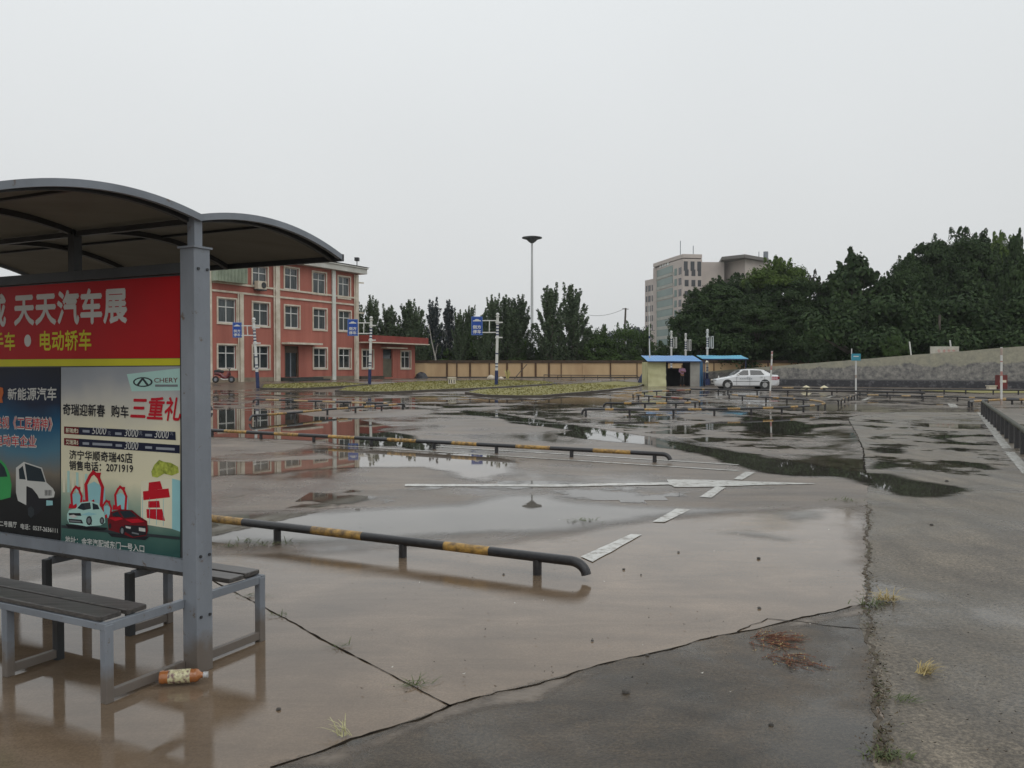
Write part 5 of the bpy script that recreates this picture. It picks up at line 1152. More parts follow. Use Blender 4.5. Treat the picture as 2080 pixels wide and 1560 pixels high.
# separate lean-to awning
aw = thing('awning', 'turquoise tin awning on poles joined on behind the blue hut and white car', 'awning', (hx(1470), HY + 2, 0))
Y2 = 69.5; ax_ = lambda px: (px - 1040) / 1700 * Y2; az = lambda py: H + (744 - py) / 1700 * Y2
tin('roof', ax_(1424), ax_(1516), Y2 - .6, Y2 + 1.8, az(729), az(724) + .1, rb2, aw, 4)
for px in (1428, 1512): b = MB(); b.bar((ax_(px), Y2 - .4, 0), (ax_(px), Y2 - .4, az(730)), .06, .06); b.build('post', M['bluepole'], aw)
b = MB(); b.bar((ax_(1424), Y2 - .62, az(730)), (ax_(1516), Y2 - .62, az(730)), .04, .09); b.build('roof_edge', M['bluepole'], aw)
g_ = thing('lamp', 'pale lamp hung under the hut roof corner', 'lamp', (hx(1429), HY - .3, hz(736)))
b = MB(); b.tube([(hx(1434), HY - .2, hz(733)), (hx(1434), HY - .35, hz(738))], [.05, .16], 10); b.build('shade', M['offwhite'], g_)

# ------------------------------------------------------------------ the person in the hut
def person():
    base = Vector((hx(1388), HY + .45, 0)); t = thing('person', 'person in a pink shirt and dark trousers, arms folded, standing in the hut opening', 'person', tuple(base))
    def skin(name, chain, edges, m, rootv=0, sub=2):
        me = bpy.data.meshes.new(name); me.from_pydata([c[0] for c in chain], edges, []); me.materials.append(m)
        o = bpy.data.objects.new(name, me); COL.objects.link(o); o.parent = t; ORG[o.name] = base
        md = o.modifiers.new('skin', 'SKIN'); md.use_smooth_shade = True
        for i, c in enumerate(chain): r_ = c[1]; me.skin_vertices[0].data[i].radius = r_ if isinstance(r_, tuple) else (r_, r_); me.skin_vertices[0].data[i].use_root = (i == rootv)
        o.modifiers.new('sub', 'SUBSURF').levels = sub; o.modifiers['sub'].render_levels = sub
        return o
    skinm = mat('skin', srgb(150, 105, 80), None, .5, 5); pink = mat('pink shirt cloth', srgb(205, 160, 190), srgb(185, 140, 172), .8, 6); trou = mat('dark trousers', srgb(40, 40, 44), None, .85, 6)
    # body: pelvis, spine, neck, head, legs, folded arms
    C = [((0, 0, .92), (.15, .11)), ((0, 0, 1.12), (.14, .10)), ((0, -.01, 1.36), (.18, .11)), ((0, 0, 1.47), (.07, .06)), ((0, -.02, 1.55), (.055, .06)), ((0, -.03, 1.62), (.075, .09)), ((0, -.02, 1.70), (.055, .07)),
         ((-.09, 0, .84), .085), ((-.11, -.02, .48), .06), ((-.12, .02, .10), .042), ((-.13, -.12, .04), .04),
         ((.09, 0, .84), .085), ((.12, -.01, .48), .06), ((.15, .03, .10), .042), ((.17, -.11, .04), .04),
         ((-.19, 0, 1.40), .06), ((-.25, -.06, 1.17), .048), ((-.06, -.20, 1.14), .038), ((.09, -.20, 1.17), .032),
         ((.19, 0, 1.40), .06), ((.25, -.06, 1.17), .048), ((.06, -.22, 1.18), .038), ((-.08, -.21, 1.21), .032)]
    E_ = [(0, 1), (1, 2), (2, 3), (3, 4), (4, 5), (5, 6), (0, 7), (7, 8), (8, 9), (9, 10), (0, 11), (11, 12), (12, 13), (13, 14), (2, 15), (15, 16), (16, 17), (17, 18), (2, 19), (19, 20), (20, 21), (21, 22)]
    skin('body', C, E_, skinm)
    g = 1.16
    shirt = [(C[0][0], (.17, .13)), (C[1][0], (.16, .125)), (C[2][0], (.20, .13)), ((0, 0, 1.45), (.09, .08)), (C[15][0], .075), (C[16][0], .062), ((-.10, -.20, 1.14), .05), (C[19][0], .075), (C[20][0], .062), ((.10, -.22, 1.18), .05)]
    skin('shirt', shirt, [(0, 1), (1, 2), (2, 3), (2, 4), (4, 5), (5, 6), (2, 7), (7, 8), (8, 9)], pink)
    tr = [((0, 0, .95), (.16, .12)), (C[7][0], .105), (C[8][0], .08), ((-.12, .02, .12), .065), (C[11][0], .105), (C[12][0], .08), ((.15, .03, .12), .065)]
    skin('trousers', tr, [(0, 1), (1, 2), (2, 3), (0, 4), (4, 5), (5, 6)], trou)
    skin('hair', [((0, .0, 1.66), (.085, .085)), ((0, .0, 1.73), (.07, .08))], [(0, 1)], M['black_rubber'])
    b = MB()
    for x in (-.03, .03): b.box(base + Vector((x, -.118, 1.645)), (.02, .01, .008))
    b.box(base + Vector((0, -.12, 1.575)), (.04, .01, .008)); b.build('eyes_and_mouth', M['black_rubber'], t)
    b = MB(); b.tube([base + Vector((0, -.11, 1.64)), base + Vector((0, -.145, 1.605))], [.008, .014], 6); b.build('nose', skinm, t)
    for sx in (-1, 1):
        for k in range(5):
            b = MB(); px_, pz = sx * (.09 + .0), 1.17 + .0
            o_ = base + Vector((sx * .10, -.225, (1.17 if sx > 0 else 1.21) + (.028 - k * .014)))
            ln_ = (.055, .075, .08, .074, .058)[k]
            b.tube([o_, o_ + Vector((sx * ln_ * .5, -.012, .002)), o_ + Vector((sx * ln_, .006, -.004))], [.0095, .0088, .007], 6); b.build('finger', skinm, t, smooth=True)
person()

# ------------------------------------------------------------------ white saloon car
def white_car():
    base = P(1519, 790.6); Lc = 4.62
    t = thing('white_car', 'white four door saloon car with red writing on its tail, parked before the ramp', 'car', (base.x, base.y, 0))
    paint = mat('white car paint', (.70, .71, .72), (.62, .63, .64), .22, 1.0, coat=.8); gl = mat('car glass', (.012, .015, .018), (.03, .035, .04), .06, 1.5, spec=.8)
    # stations from nose (left) to tail: x, sill z, shoulder z, half width, deck z
    ST = [(0, .42, .50, .50, .58), (.06, .26, .62, .68, .68), (.25, .20, .68, .80, .74), (.6, .19, .74, .84, .82), (1.0, .19, .80, .85, .89), (1.35, .19, .86, .85, .95), (1.6, .19, .88, .85, .97), (2.4, .19, .90, .85, .98), (3.3, .19, .92, .85, 1.0), (3.75, .19, .93, .85, 1.02), (4.1, .20, .95, .83, 1.04), (4.45, .24, .93, .78, 1.02), (4.58, .30, .82, .70, .93), (4.62, .42, .62, .60, .70)]
    x0 = base.x - Lc / 2; C = lambda x, y, z: Vector((x0 + x, base.y + .85 + y, z))
    b = MB(); k = 10
    for x, s, sh, hw, dk_ in ST:
        ring = [(-hw * .9, s), (-hw, s + .08), (-hw * 1.01, (s + sh) / 2), (-hw * .97, sh), (-hw * .86, dk_ - .015), (hw * .86, dk_ - .015), (hw * .97, sh), (hw * 1.01, (s + sh) / 2), (hw, s + .08), (hw * .9, s)]
        b.v += [C(x, y, z) for y, z in ring]
    for i in range(len(ST) - 1):
        for j in range(k): q = (j + 1) % k; b.f.append((i * k + j, i * k + q, (i + 1) * k + q, (i + 1) * k + j)); b.m.append(0)
    b.f += [tuple(range(k - 1, -1, -1)), tuple((len(ST) - 1) * k + j for j in range(k))]; b.m += [0, 0]
    body = b.build('body', paint, t, smooth=True)
    # greenhouse
    G = [(1.25, .70, .955, .70, .955), (1.95, .76, .97, .60, 1.37), (2.35, .76, .97, .60, 1.42), (3.0, .76, .98, .60, 1.43), (3.5, .74, 1.0, .58, 1.38), (4.12, .66, 1.035, .62, 1.045)]
    b = MB()
    for x, w0, z0, w1, z1 in G: b.v += [C(x, -w0, z0 - .03), C(x, -w1, z1 - .03), C(x, -w1 * .85, z1), C(x, w1 * .85, z1), C(x, w1, z1 - .03), C(x, w0, z0 - .03)]
    for i in range(len(G) - 1):
        for j in range(5): b.f.append((i * 6 + j, i * 6 + j + 1, (i + 1) * 6 + j + 1, (i + 1) * 6 + j)); b.m.append(0)
    b.build('cabin', paint, t, smooth=True)
    # a side window quad is laid a few millimetres proud of the cabin side
    def side(z, x, sgn):
        for (xa, w0, z0, w1, z1), (xb, u0, y0, u1, y1) in zip(G, G[1:]):
            if x <= xb:
                f = (x - xa) / (xb - xa); W0, Z0, W1, Z1 = w0 + (u0 - w0) * f, z0 + (y0 - z0) * f - .03, w1 + (u1 - w1) * f, z1 + (y1 - z1) * f - .03
                g = (z - Z0) / max(.01, Z1 - Z0); return C(x, sgn * (W0 + (W1 - W0) * g + .008), z)
    for sgn in (-1, 1):
        for pts in ([(1.52, .99), (2.38, .99), (2.38, 1.345), (2.02, 1.335)], [(2.52, .99), (3.52, 1.01), (3.28, 1.32), (2.52, 1.35)]):
            n_ = 6; b = MB(); (ax0, az0), (bx, bz), (cx, cz), (dx, dz_) = pts
            for j in range(n_ + 1):
                for i in range(n_ + 1):
                    u, v = i / n_, j / n_; x = (ax0 * (1 - u) + bx * u) * (1 - v) + (dx * (1 - u) + cx * u) * v; z = (az0 * (1 - u) + bz * u) * (1 - v) + (dz_ * (1 - u) + cz * u) * v
                    b.v.append(side(z, x, sgn))
            for j in range(n_):
                for i in range(n_): a = j * (n_ + 1) + i; b.f.append((a, a + 1, a + n_ + 2, a + n_ + 1)); b.m.append(0)
            b.build('side_window', gl, t, smooth=True)
    b = MB(); q = [C(1.34, -.64, 1.0), C(1.34, .64, 1.0), C(1.86, .54, 1.33), C(1.86, -.54, 1.33)]; off_ = Vector((-.015, 0, .02)); b.add([v + off_ for v in q], [(0, 1, 2, 3)]); b.build('windscreen', mat('pale reflecting windscreen', (.10, .11, .12), (.2, .2, .2), .08, 2), t)
    b = MB(); q = [C(3.62, -.5, 1.345), C(3.62, .5, 1.345), C(4.02, .55, 1.075), C(4.02, -.55, 1.075)]; off_ = Vector((.015, 0, .02)); b.add([v + off_ for v in q], [(3, 2, 1, 0)]); b.build('rear_window', gl, t)
    for wx in (.88, 3.52):
        for sy in (-.80, .80):
            c = C(wx, sy, .30); s_ = 1 if sy > 0 else -1
            b = MB(); b.tube([c - Vector((0, s_ * .14, 0)), c + Vector((0, s_ * .02, 0)), c + Vector((0, s_ * .05, 0))], [.30, .30, .27], 24); wh = b.build('wheel', M['black_rubber'], t, smooth=True)
            b = MB(); b.tube([c + Vector((0, s_ * .05, 0)), c + Vector((0, s_ * .062, 0))], [.20, .17], 18); b.build('rim', mat('silver wheel cover', (.45, .45, .44), (.3, .3, .3), .35, 20), wh)
            b = MB(); b.tube([c - Vector((0, s_ * .02, -.03)), c + Vector((0, s_ * .058, .03))], .365, 24); b.build('wheel_arch', M['black_rubber'], t)
    # arches sit just proud of the flank, wheels proud of them
    b = MB(); b.box(C(.12, -.55, .63), (.18, .3, .12), .15, bev=.03); b.build('headlight', mat('headlight glass', (.45, .46, .46), (.3, .3, .3), .1, 20), t)
    b = MB(); b.box(C(.12, .55, .63), (.18, .3, .12), -.15, bev=.03); b.build('headlight', M['offwhite'], t)
    b = MB(); b.box(C(.02, 0, .56), (.05, .7, .1)); b.box(C(.03, 0, .32), (.08, .9, .10)); b.build('grille', M['black_rubber'], t)
    for sy in (-.66, .66): b = MB(); b.box(C(4.50, sy, .80), (.17, .26, .2), 0, bev=.03); b.build('tail_light', mat('red tail light', srgb(130, 20, 30), None, .2, 5), t)
    for sy in (-.92, .92): b = MB(); b.box(C(1.62, sy, 1.0), (.12, .16, .12), 0, bev=.03); b.build('wing_mirror', M['white'], t)
    for x in (2.30, 3.28): b = MB(); b.box(C(x, -.868, .86), (.14, .03, .03)); b.build('door_handle', M['steel'], t)
    for x in (1.52, 2.45, 3.5): b = MB(); b.box(C(x, -.862, .58), (.012, .012, .62)); b.build('door_gap', M['steeldark'], t)
    b = MB(); b.box(C(2.2, -.866, .56), (1.9, .012, .03)); b.box(C(2.2, -.85, .21), (2.3, .02, .06)); b.build('side_trim', M['steeldark'], t)
    rdm = mat('red sticker', srgb(190, 70, 90), srgb(200, 130, 140), .4, 25, lo=.45, hi=.55)
    b = MB()
    for k in range(4): 
        for j in range(2): b.box(C(4.02 + k * .12, -.835 - .0, .84 - j * .13), (.085, .035, .09), -.06 * k * 0)
    b.build('red_writing', rdm, t)
    b = MB()
    for k in range(7): b.box(C(1.78 + k * .13, -.872, .74), (.08, .01, .05))
    b.build('door_caption', M['steel'], t)
    b = MB(); b.lathe(tuple(C(.45, 0, .80)), [(.05, 0), (.03, .12), (.01, .16)], 8); b.build('bonnet_ornament', M['white'], t)
white_car()

# ------------------------------------------------------------------ high mast lamp, utility pole, wires
Y = 220; x_ = (1080.5 - 1040) / 1700 * Y; zt_ = H + (744 - 489) / 1700 * Y
t = thing('high_mast_lamp', 'very tall pale lamp mast topped by a dark disc above the poplars', 'lamp post', (x_, Y, 0))
MB().tube([(x_, Y, 0), (x_, Y, zt_ * .6), (x_, Y, zt_)], [.42, .34, .22], 12).build('mast', mat('pale galvanised mast', (.55, .56, .56), (.5, .5, .5), .5, 1), t, smooth=True)
MB().lathe((x_, Y, zt_ - .6), [(.3, -.2), (.9, .2), (1.5, .8), (2.6, 1.1), (2.65, 1.35), (1.4, 1.6), (.3, 1.7)], 24).build('lamp_head', M['steeldark'], t, smooth=True)
Y = 150; xb, xt = (1265 - 1040) / 1700 * Y, (1270.5 - 1040) / 1700 * Y; zt_ = H + (744 - 626) / 1700 * Y
t = thing('utility_pole', 'dark leaning utility pole with a small crossarm between the poplars and the tower', 'utility pole', (xb, Y, 0))
MB().tube([(xb, Y, 0), (xt, Y, zt_)], [.26, .16], 10).build('pole', M['bark'], t, smooth=True)
MB().tube([(xt - .6, Y, zt_ - .1), (xt + .5, Y, zt_ - .2)], .07, 6).build('crossarm', M['bark'], t)
for a, c, sag, lb in (((xt, Y, zt_), ((1195 - 1040) / 1700 * 170, 170, H + (744 - 640) / 1700 * 170), .6, 'thin overhead wire from the utility pole top to the poplars'), ((((1190 - 1040) / 1700 * 140), 140, H + (744 - 671) / 1700 * 140), ((1330 - 1040) / 1700 * 140, 140, H + (744 - 671.5) / 1700 * 140), .15, 'lower level overhead wire crossing in front of the utility pole')):
    a, c = Vector(a), Vector(c); MB().tube([a + (c - a) * k / 10 - Z * sag * 4 * (k / 10) * (1 - k / 10) for k in range(11)], .035, 4).build('overhead_wire', M['steeldark']); o = bpy.context.scene.objects[-1]
    o = [q for q in COL.objects if q.name.startswith('overhead_wire')][-1]; tag(o, lb, 'wire')

# ------------------------------------------------------------------ pink and green glass tower block
TY = 265.0; tx = lambda px, Y=TY: (px - 1040) / 1700 * Y; tz = lambda py, Y=TY: H + (744 - py) / 1700 * Y
tw = thing('tower_block', 'tall pinkish block with green glass window bands rising behind the trees', 'building', (tx(1360), TY, 0))
pk = mat('haze paled pinkish cladding', srgb(198, 186, 178), srgb(184, 172, 166), .8, .2); gg = mat('green tinted glass', srgb(62, 94, 86), srgb(84, 114, 104), .3, .1, spec=.7); dkg = mat('dark tower windows', srgb(60, 62, 66), None, .2, .5)  # cladding base colour is paled to stand in for distance haze
def tprism(pts, z0, z1, name='wall', m=pk, par=None):
    b = MB(); a = sum(pts[i][0] * pts[(i + 1) % len(pts)][1] - pts[(i + 1) % len(pts)][0] * pts[i][1] for i in range(len(pts)))
    b.prism(pts if a > 0 else pts[::-1], z0, z1); return b.build(name, m, par or tw)
A_ = (tx(1309.5, 296), 296.); B_ = (tx(1326, 290), 290.); C_ = (tx(1333, 289), 289.); D2_ = (tx(1367, 272), 272.); E2_ = (tx(1386, 265), 265.); F2_ = (tx(1425, 266), 266.)
ztop = tz(518.5, 265); zlow = tz(568, 292)
tprism([A_, B_, (B_[0] + 8, 320), (A_[0] + 8, 325)], 0, zlow)
tprism([B_, C_, D2_, E2_, F2_, (F2_[0] + 3, 300), (B_[0] + 12, 318)], 0, ztop - 1.2)
tprism([(F2_[0] + .1, 268), (tx(1470, 268), 268.), (tx(1470, 268) + 4, 300), (F2_[0] + 3.3, 300)], 0, tz(533, 268))
tprism([(tx(1470, 270) + .5, 272), (tx(1512, 262), 262.), (tx(1565, 272), 272.), (tx(1565, 272), 300), (tx(1470, 270) + 4, 300)], 0, tz(527, 262))
b = MB(); 
tprism([(tx(1468, 262), 264), (tx(1512, 258), 258.), (tx(1560, 268), 268.), (tx(1560, 272), 300), (tx(1470, 270) + 4, 300)], tz(527, 262), tz(524.5, 262) + .6, 'parapet', mat('grey parapet', srgb(120, 116, 112), None, .8, 1))
def face(p, q, z0, z1, u0, u1, out, m, name='window'):
    p, q = Vector((*p, 0)), Vector((*q, 0)); d = (q - p); n_ = Vector((d.y, -d.x, 0)).normalized()
    a, c = p + d * u0 + n_ * out, p + d * u1 + n_ * out; mid = (a + c) / 2 - n_ * .2
    b = MB(); b.box((mid.x, mid.y, (z0 + z1) / 2), ((c - a).length, .4, z1 - z0), math.atan2(d.y, d.x)); return b.build(name, m, tw)
spn = mat('pale spandrel band', srgb(176, 176, 168), srgb(160, 160, 152), .7, .3)
ys = [543.7, 564.9, 587.4, 608.6, 628.3, 648.1, 667.8, 687.5, 707]; hs_ = 17.5
for y in ys:
    for (p, q, Yq) in ((C_, D2_, 280.),): face(p, q, tz(y + 14.5, Yq), tz(y + 1, Yq), .03, .97, .1, gg); face(p, q, tz(y + 20.5, Yq), tz(y + 15.2, Yq), .0, 1.0, .2, spn, 'spandrel')
    for u0, u1 in ((.12, .38), (.58, .85)): face(D2_, E2_, tz(y + 15, 268), tz(y + 1, 268), u0, u1, .08, gg if u0 < .3 else dkg)
    for u0, u1 in ((.10, .3), (.45, .65), (.78, .95)):
        if y < 600: face(E2_, F2_, tz(y + 17, 265), tz(y + 4, 265), u0, u1, .08, dkg)
for k, y in enumerate([580, 601, 621, 641, 660, 680, 700]):
    for u0, u1 in ((.12, .3), (.42, .7), (.85, .98)): face(A_, B_, tz(y + 12, 292), tz(y, 292), u0, u1, .08, dkg)
tprism([B_, D2_, E2_, F2_, (F2_[0] + 3, 300), (B_[0] + 12, 318)], ztop - .9, ztop + .3, 'parapet')
for u in (.15, .5, .85): face(E2_, F2_, ztop - 5, ztop - 2, u - .1, u + .1, .08, dkg)
for u in (.2, .35, .5, .65): face(C_, D2_, tz(535, 275) - .4, tz(530, 275) - .4, u, u + .09, .15, M['white'], 'rooftop_letter')
for px, Y, y0, y1 in ((1381, 268, 518, 490), (1407, 268, 518, 500), (1507, 275, 527, 518), (1540, 275, 527, 512), (1554, 272, 530, 512)):
    b = MB(); b.tube([(tx(px, Y), Y, tz(y0, Y) - 1), (tx(px, Y), Y, tz(y1, Y))], .12 if px != 1554 else .8, 6); b.build('aerial', M['steel'], tw)
# far low buildings
Y = 300.; wa = thing('warehouse', 'long low pale grey warehouse far behind the utility pole', 'building', (tx(1250, Y), Y, 0))
b = MB(); b.box((tx(1252, Y), Y + 6, tz(705, Y) / 2), (tx(1312, Y) - tx(1192, Y), 12, tz(705, Y))); b.build('wall', mat('pale grey cladding', srgb(176, 178, 176), None, .7, .3), wa)
b = MB(); xa, xc = tx(1190, Y), tx(1314, Y); b.add([(xa, Y - .5, tz(705, Y)), (xc, Y - .5, tz(705, Y)), (xc, Y + 12, tz(690, Y)), (xa, Y + 12, tz(690, Y)), (xa, Y - .5, tz(705, Y) - .4), (xc, Y - .5, tz(705, Y) - .4), (xc, Y + 12, tz(705, Y) - .4), (xa, Y + 12, tz(705, Y) - .4)], [(0, 1, 2, 3), (4, 5, 1, 0), (5, 6, 2, 1), (7, 4, 0, 3), (6, 7, 3, 2)]); b.build('roof', mat('grey roof', srgb(140, 142, 142), None, .7, .3), wa)
Y = 150.; fe = thing('roadside_railing', 'low white roadside railing seen between the poplar trunks', 'railing', (tx(930, Y), Y, .4))
for zz in (717, 723): b = MB(); b.bar((tx(840, Y), Y, tz(zz, Y)), (tx(1080, Y), Y, tz(zz, Y)), .08, .2); b.build('rail', M['white'], fe)
for px in range(842, 1080, 22): b = MB(); b.bar((tx(px, Y), Y, 0.3), (tx(px, Y), Y, tz(715, Y)), .18, .18); b.build('post', M['white'], fe)

# ------------------------------------------------------------------ trees
def leaf_mesh(name, pos, nrm, size, m, parent, rng, stretch=1.6):
    n = len(pos); pos = np.asarray(pos); nrm = np.asarray(nrm)
    a = rng.normal(size=(n, 3)); a -= (a * nrm).sum(1, keepdims=True) * nrm / np.maximum(1e-6, (nrm * nrm).sum(1, keepdims=True))
    a /= np.linalg.norm(a, axis=1, keepdims=True) + 1e-9; bb = np.cross(nrm, a); bb /= np.linalg.norm(bb, axis=1, keepdims=True) + 1e-9
    s = size * rng.uniform(.6, 1.3, (n, 1)); a = a * s * stretch * .5; bb = bb * s * .5
    v = np.stack([pos - a, pos + bb * .9, pos + a, pos - bb * .9], 1).reshape(-1, 3); q = np.arange(n * 4).reshape(-1, 4)
    return np_mesh(name, v, q, [m], parent)
def tube_local(name, segs, m, parent):
    b = MB()
    for pts, rs in segs: b.tube(pts, rs, 6)
    return b.build(name, m, parent, smooth=True)
def make_poplar(seed, h=11., w_=2.6, m=None, dens=1.0, bark=None):
    rng = np.random.default_rng(seed); t = thing('poplar_tree', 'poplar', 'tree'); limbs = [([(0, 0, -.3), (rng.normal() * .1, rng.normal() * .1, h * .5), (0, 0, h * .93)], [.17, .11, .02])]
    P_, N_ = [], []
    k = int(46 * dens)
    for i in range(k):
        z0 = h * (.05 + .76 * (i / k) ** .95); a = i * 2.4 + rng.normal() * .4
        sp_ = w_ * 1.0 * max(.08, (1 - z0 / h) ** .95) * rng.uniform(.6, 1.15) * min(1, .45 + z0 / h * 3)
        top = z0 + h * (.16 + .16 * rng.uniform()) * (1 - .25 * z0 / h) + sp_ * .5
        p0 = np.array([0, 0, z0]); p1 = np.array([math.cos(a) * sp_ * .62, math.sin(a) * sp_ * .62, z0 + (top - z0) * .38]); p2 = np.array([math.cos(a) * sp_, math.sin(a) * sp_, top])
        limbs.append(([tuple(p0), tuple(p1), tuple(p2)], [.045, .03, .008]))
        nl = int(230 * dens); u = rng.uniform(.12, 1, nl)[:, None]; c = (1 - u) ** 2 * p0 + 2 * u * (1 - u) * p1 + u * u * p2
        rad = (.40 * (1 - .6 * u)) * np.sqrt(rng.uniform(.1, 1, (nl, 1))); o = rng.normal(size=(nl, 3)); o /= np.linalg.norm(o, axis=1, keepdims=True)
        P_.append(c + o * rad); N_.append(o + rng.normal(size=(nl, 3)) * .5 + [0, 0, .3])
    for i in range(3):     # leaders
        x, y = rng.normal(size=2) * w_ * .16; tp = h * rng.uniform(.9, 1.05) if i else h * 1.06; nl = 330
        u = rng.uniform(0, 1, nl)[:, None]; c = np.hstack([x * u ** .6, y * u ** .6, h * .5 + (tp - h * .5) * u]); o = rng.normal(size=(nl, 3)); o /= np.linalg.norm(o, axis=1, keepdims=True)
        P_.append(c + o * (.55 * (1 - u) ** .7 + .10) * rng.uniform(.3, 1, (nl, 1))); N_.append(o + [0, 0, .3])
    tube_local('trunk', limbs, bark or M['bark'], t); leaf_mesh('crown', np.vstack(P_), np.vstack(N_), .165, m or M['poplar'], t, rng)
    return t
def make_broad(seed, h=14., w_=9., m=None, clumps=80, leaf=.22, per=420, name='broad_tree', low=.12, flat=1.0, top=None, crad=1.15, shoots=70):
    rng = np.random.default_rng(seed); t = thing(name, 'tree', 'tree'); limbs = [([(0, 0, -.3), (.1, .1, h * .3), (0, .2, h * .62)], [.32, .24, .10])]
    P_, N_ = [], []; cz = h * (low + 1) / 2; hz_ = h * (1 - low) / 2; TP, TN = [], []
    for i in range(clumps):
        d = rng.normal(size=3); d /= np.linalg.norm(d); r = rng.uniform(.2, 1) ** .42
        zz = d[2] * r; taper = (1 - max(0, zz) ** 2 * .45 * flat)
        c = np.array([d[0] * r * w_ / 2 * taper, d[1] * r * w_ / 2 * taper, cz + zz * hz_]) + rng.normal(size=3) * .35
        R_ = crad * rng.uniform(.6, 1.25)
        if i % 2 == 0: mid = np.array([c[0] * .4, c[1] * .4, h * .25 + (c[2] - h * .25) * .45]); limbs.append(([(0, 0, h * .22), tuple(mid), tuple(c)], [.12, .07, .02]))
        nl = int(per * (R_ / crad) ** 2); o = rng.normal(size=(nl, 3)); o /= np.linalg.norm(o, axis=1, keepdims=True); o[:, 2] = np.abs(o[:, 2]) * .9 + rng.normal(size=nl) * .25
        k = R_ * rng.uniform(.35, 1.05, (nl, 1)); pts = c + o * k * [1, 1, .75]
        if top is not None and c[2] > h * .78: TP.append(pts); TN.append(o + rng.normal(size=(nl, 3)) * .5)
        else: P_.append(pts); N_.append(o + rng.normal(size=(nl, 3)) * .5)
    for i in range(shoots):
        d = rng.normal(size=3); d[2] = abs(d[2]) * 1.1 - .25; d /= np.linalg.norm(d); taper = (1 - max(0, d[2]) ** 2 * .45 * flat)
        c = np.array([d[0] * w_ / 2 * taper, d[1] * w_ / 2 * taper, cz + d[2] * hz_ * .97]); u = rng.uniform(0, 1, 110)[:, None]; ln = rng.uniform(.7, 1.8)
        dr = np.array([d[0] * .55, d[1] * .55, 1.0]); dr /= np.linalg.norm(dr); o = rng.normal(size=(110, 3)); o /= np.linalg.norm(o, axis=1, keepdims=True)
        pts = c + dr * ln * u + o * (.42 * (1 - u) ** .7 + .08) * crad
        if top is not None and c[2] > h * .78: TP.append(pts); TN.append(o)
        else: P_.append(pts); N_.append(o)
    tube_local('trunk', limbs, M['bark'], t); leaf_mesh('crown', np.vstack(P_), np.vstack(N_), leaf, m or M['broad'], t, rng)
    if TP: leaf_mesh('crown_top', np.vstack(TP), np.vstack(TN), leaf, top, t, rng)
    return t
def put(src, first, x, Y, hscale, wscale, rot, label, group, cat='tree', z=None):
    t = src if first else copy_tree(src)
    t.location = (x, Y, zt(x, Y) if z is None else z); t.rotation_euler = (0, 0, rot); t.scale = (wscale, wscale, hscale)
    tag(t, label, cat, group); return t
GT = 'poplars beyond the boundary wall'
pops = [make_poplar(1), make_poplar(2), make_poplar(3)]; used = [False] * 3
LP = [(722, 612, 1.0, 'poplar half hidden by the office block corner'), (757, 603, .8, 'slim poplar close to the right of the office block'), (790, 619, .95, 'poplar above the left end of the annex roof'), (828, 609, 1.0, 'poplar above the right end of the annex roof'), (848, 625, .85, 'shorter poplar just right of the annex'),
      (935, 630, .68, 'poplar left of the right hand blue sign'), (955, 622, .68, 'poplar behind the right hand blue sign'), (985, 628, .68, 'poplar between the blue sign and its pole'), (1004, 598, .8, 'tall slim poplar rising behind the sign pole'), (1030, 603, 1.1, 'broad poplar just right of the sign pole'), (1055, 602, 1.1, 'bushy poplar left of the high mast lamp'),
      (1118, 578, 1.2, 'tallest poplar, just right of the high mast lamp'), (1164, 577, 1.2, 'tall poplar at the right end of the poplar row')]
for i, (px, ty, ws, lb) in enumerate(LP):
    k = i % 3; Y = 93 + (i * 37 % 7) * .7; x = (px - 1040) / 1700 * Y; hh = H + (744 - ty) / 1700 * Y - zt(x, Y)
    put(pops[k], not used[k], x, Y, hh / 11.5, ws, i * 1.7, lb, GT); used[k] = True
dm_ = make_poplar(9, m=M['bluish'], dens=.8, bark=M['whitebark']); Y = 96.
x = (882 - 1040) / 1700 * Y; put(dm_, True, x, Y, (H + (744 - 612) / 1700 * Y) / 11.7, .95, 0, 'blue grey tree with a pale trunk between the annex and the sign', GT)
x = (912 - 1040) / 1700 * Y; put(dm_, False, x, Y + 1, (H + (744 - 614) / 1700 * Y) / 11.7, .85, 2, 'second, slightly browner blue grey tree right of the pale trunk', GT)
br = thing('bare_tree', 'thin pale leafless tree leaning before the blue grey trees', 'tree', (tx(893, 92.), 92, .45))
tube_local('trunk', [([(tx(893, 92.), 92, .3), (tx(884, 92.), 92, 2.6), (tx(876, 92.), 92, 4.6), (tx(872, 92.), 92, 6.2)], [.10, .08, .05, .02]), ([(tx(884, 92.), 92, 2.6), (tx(889, 92.), 92, 4.2)], [.05, .02])], M['whitebark'], br)
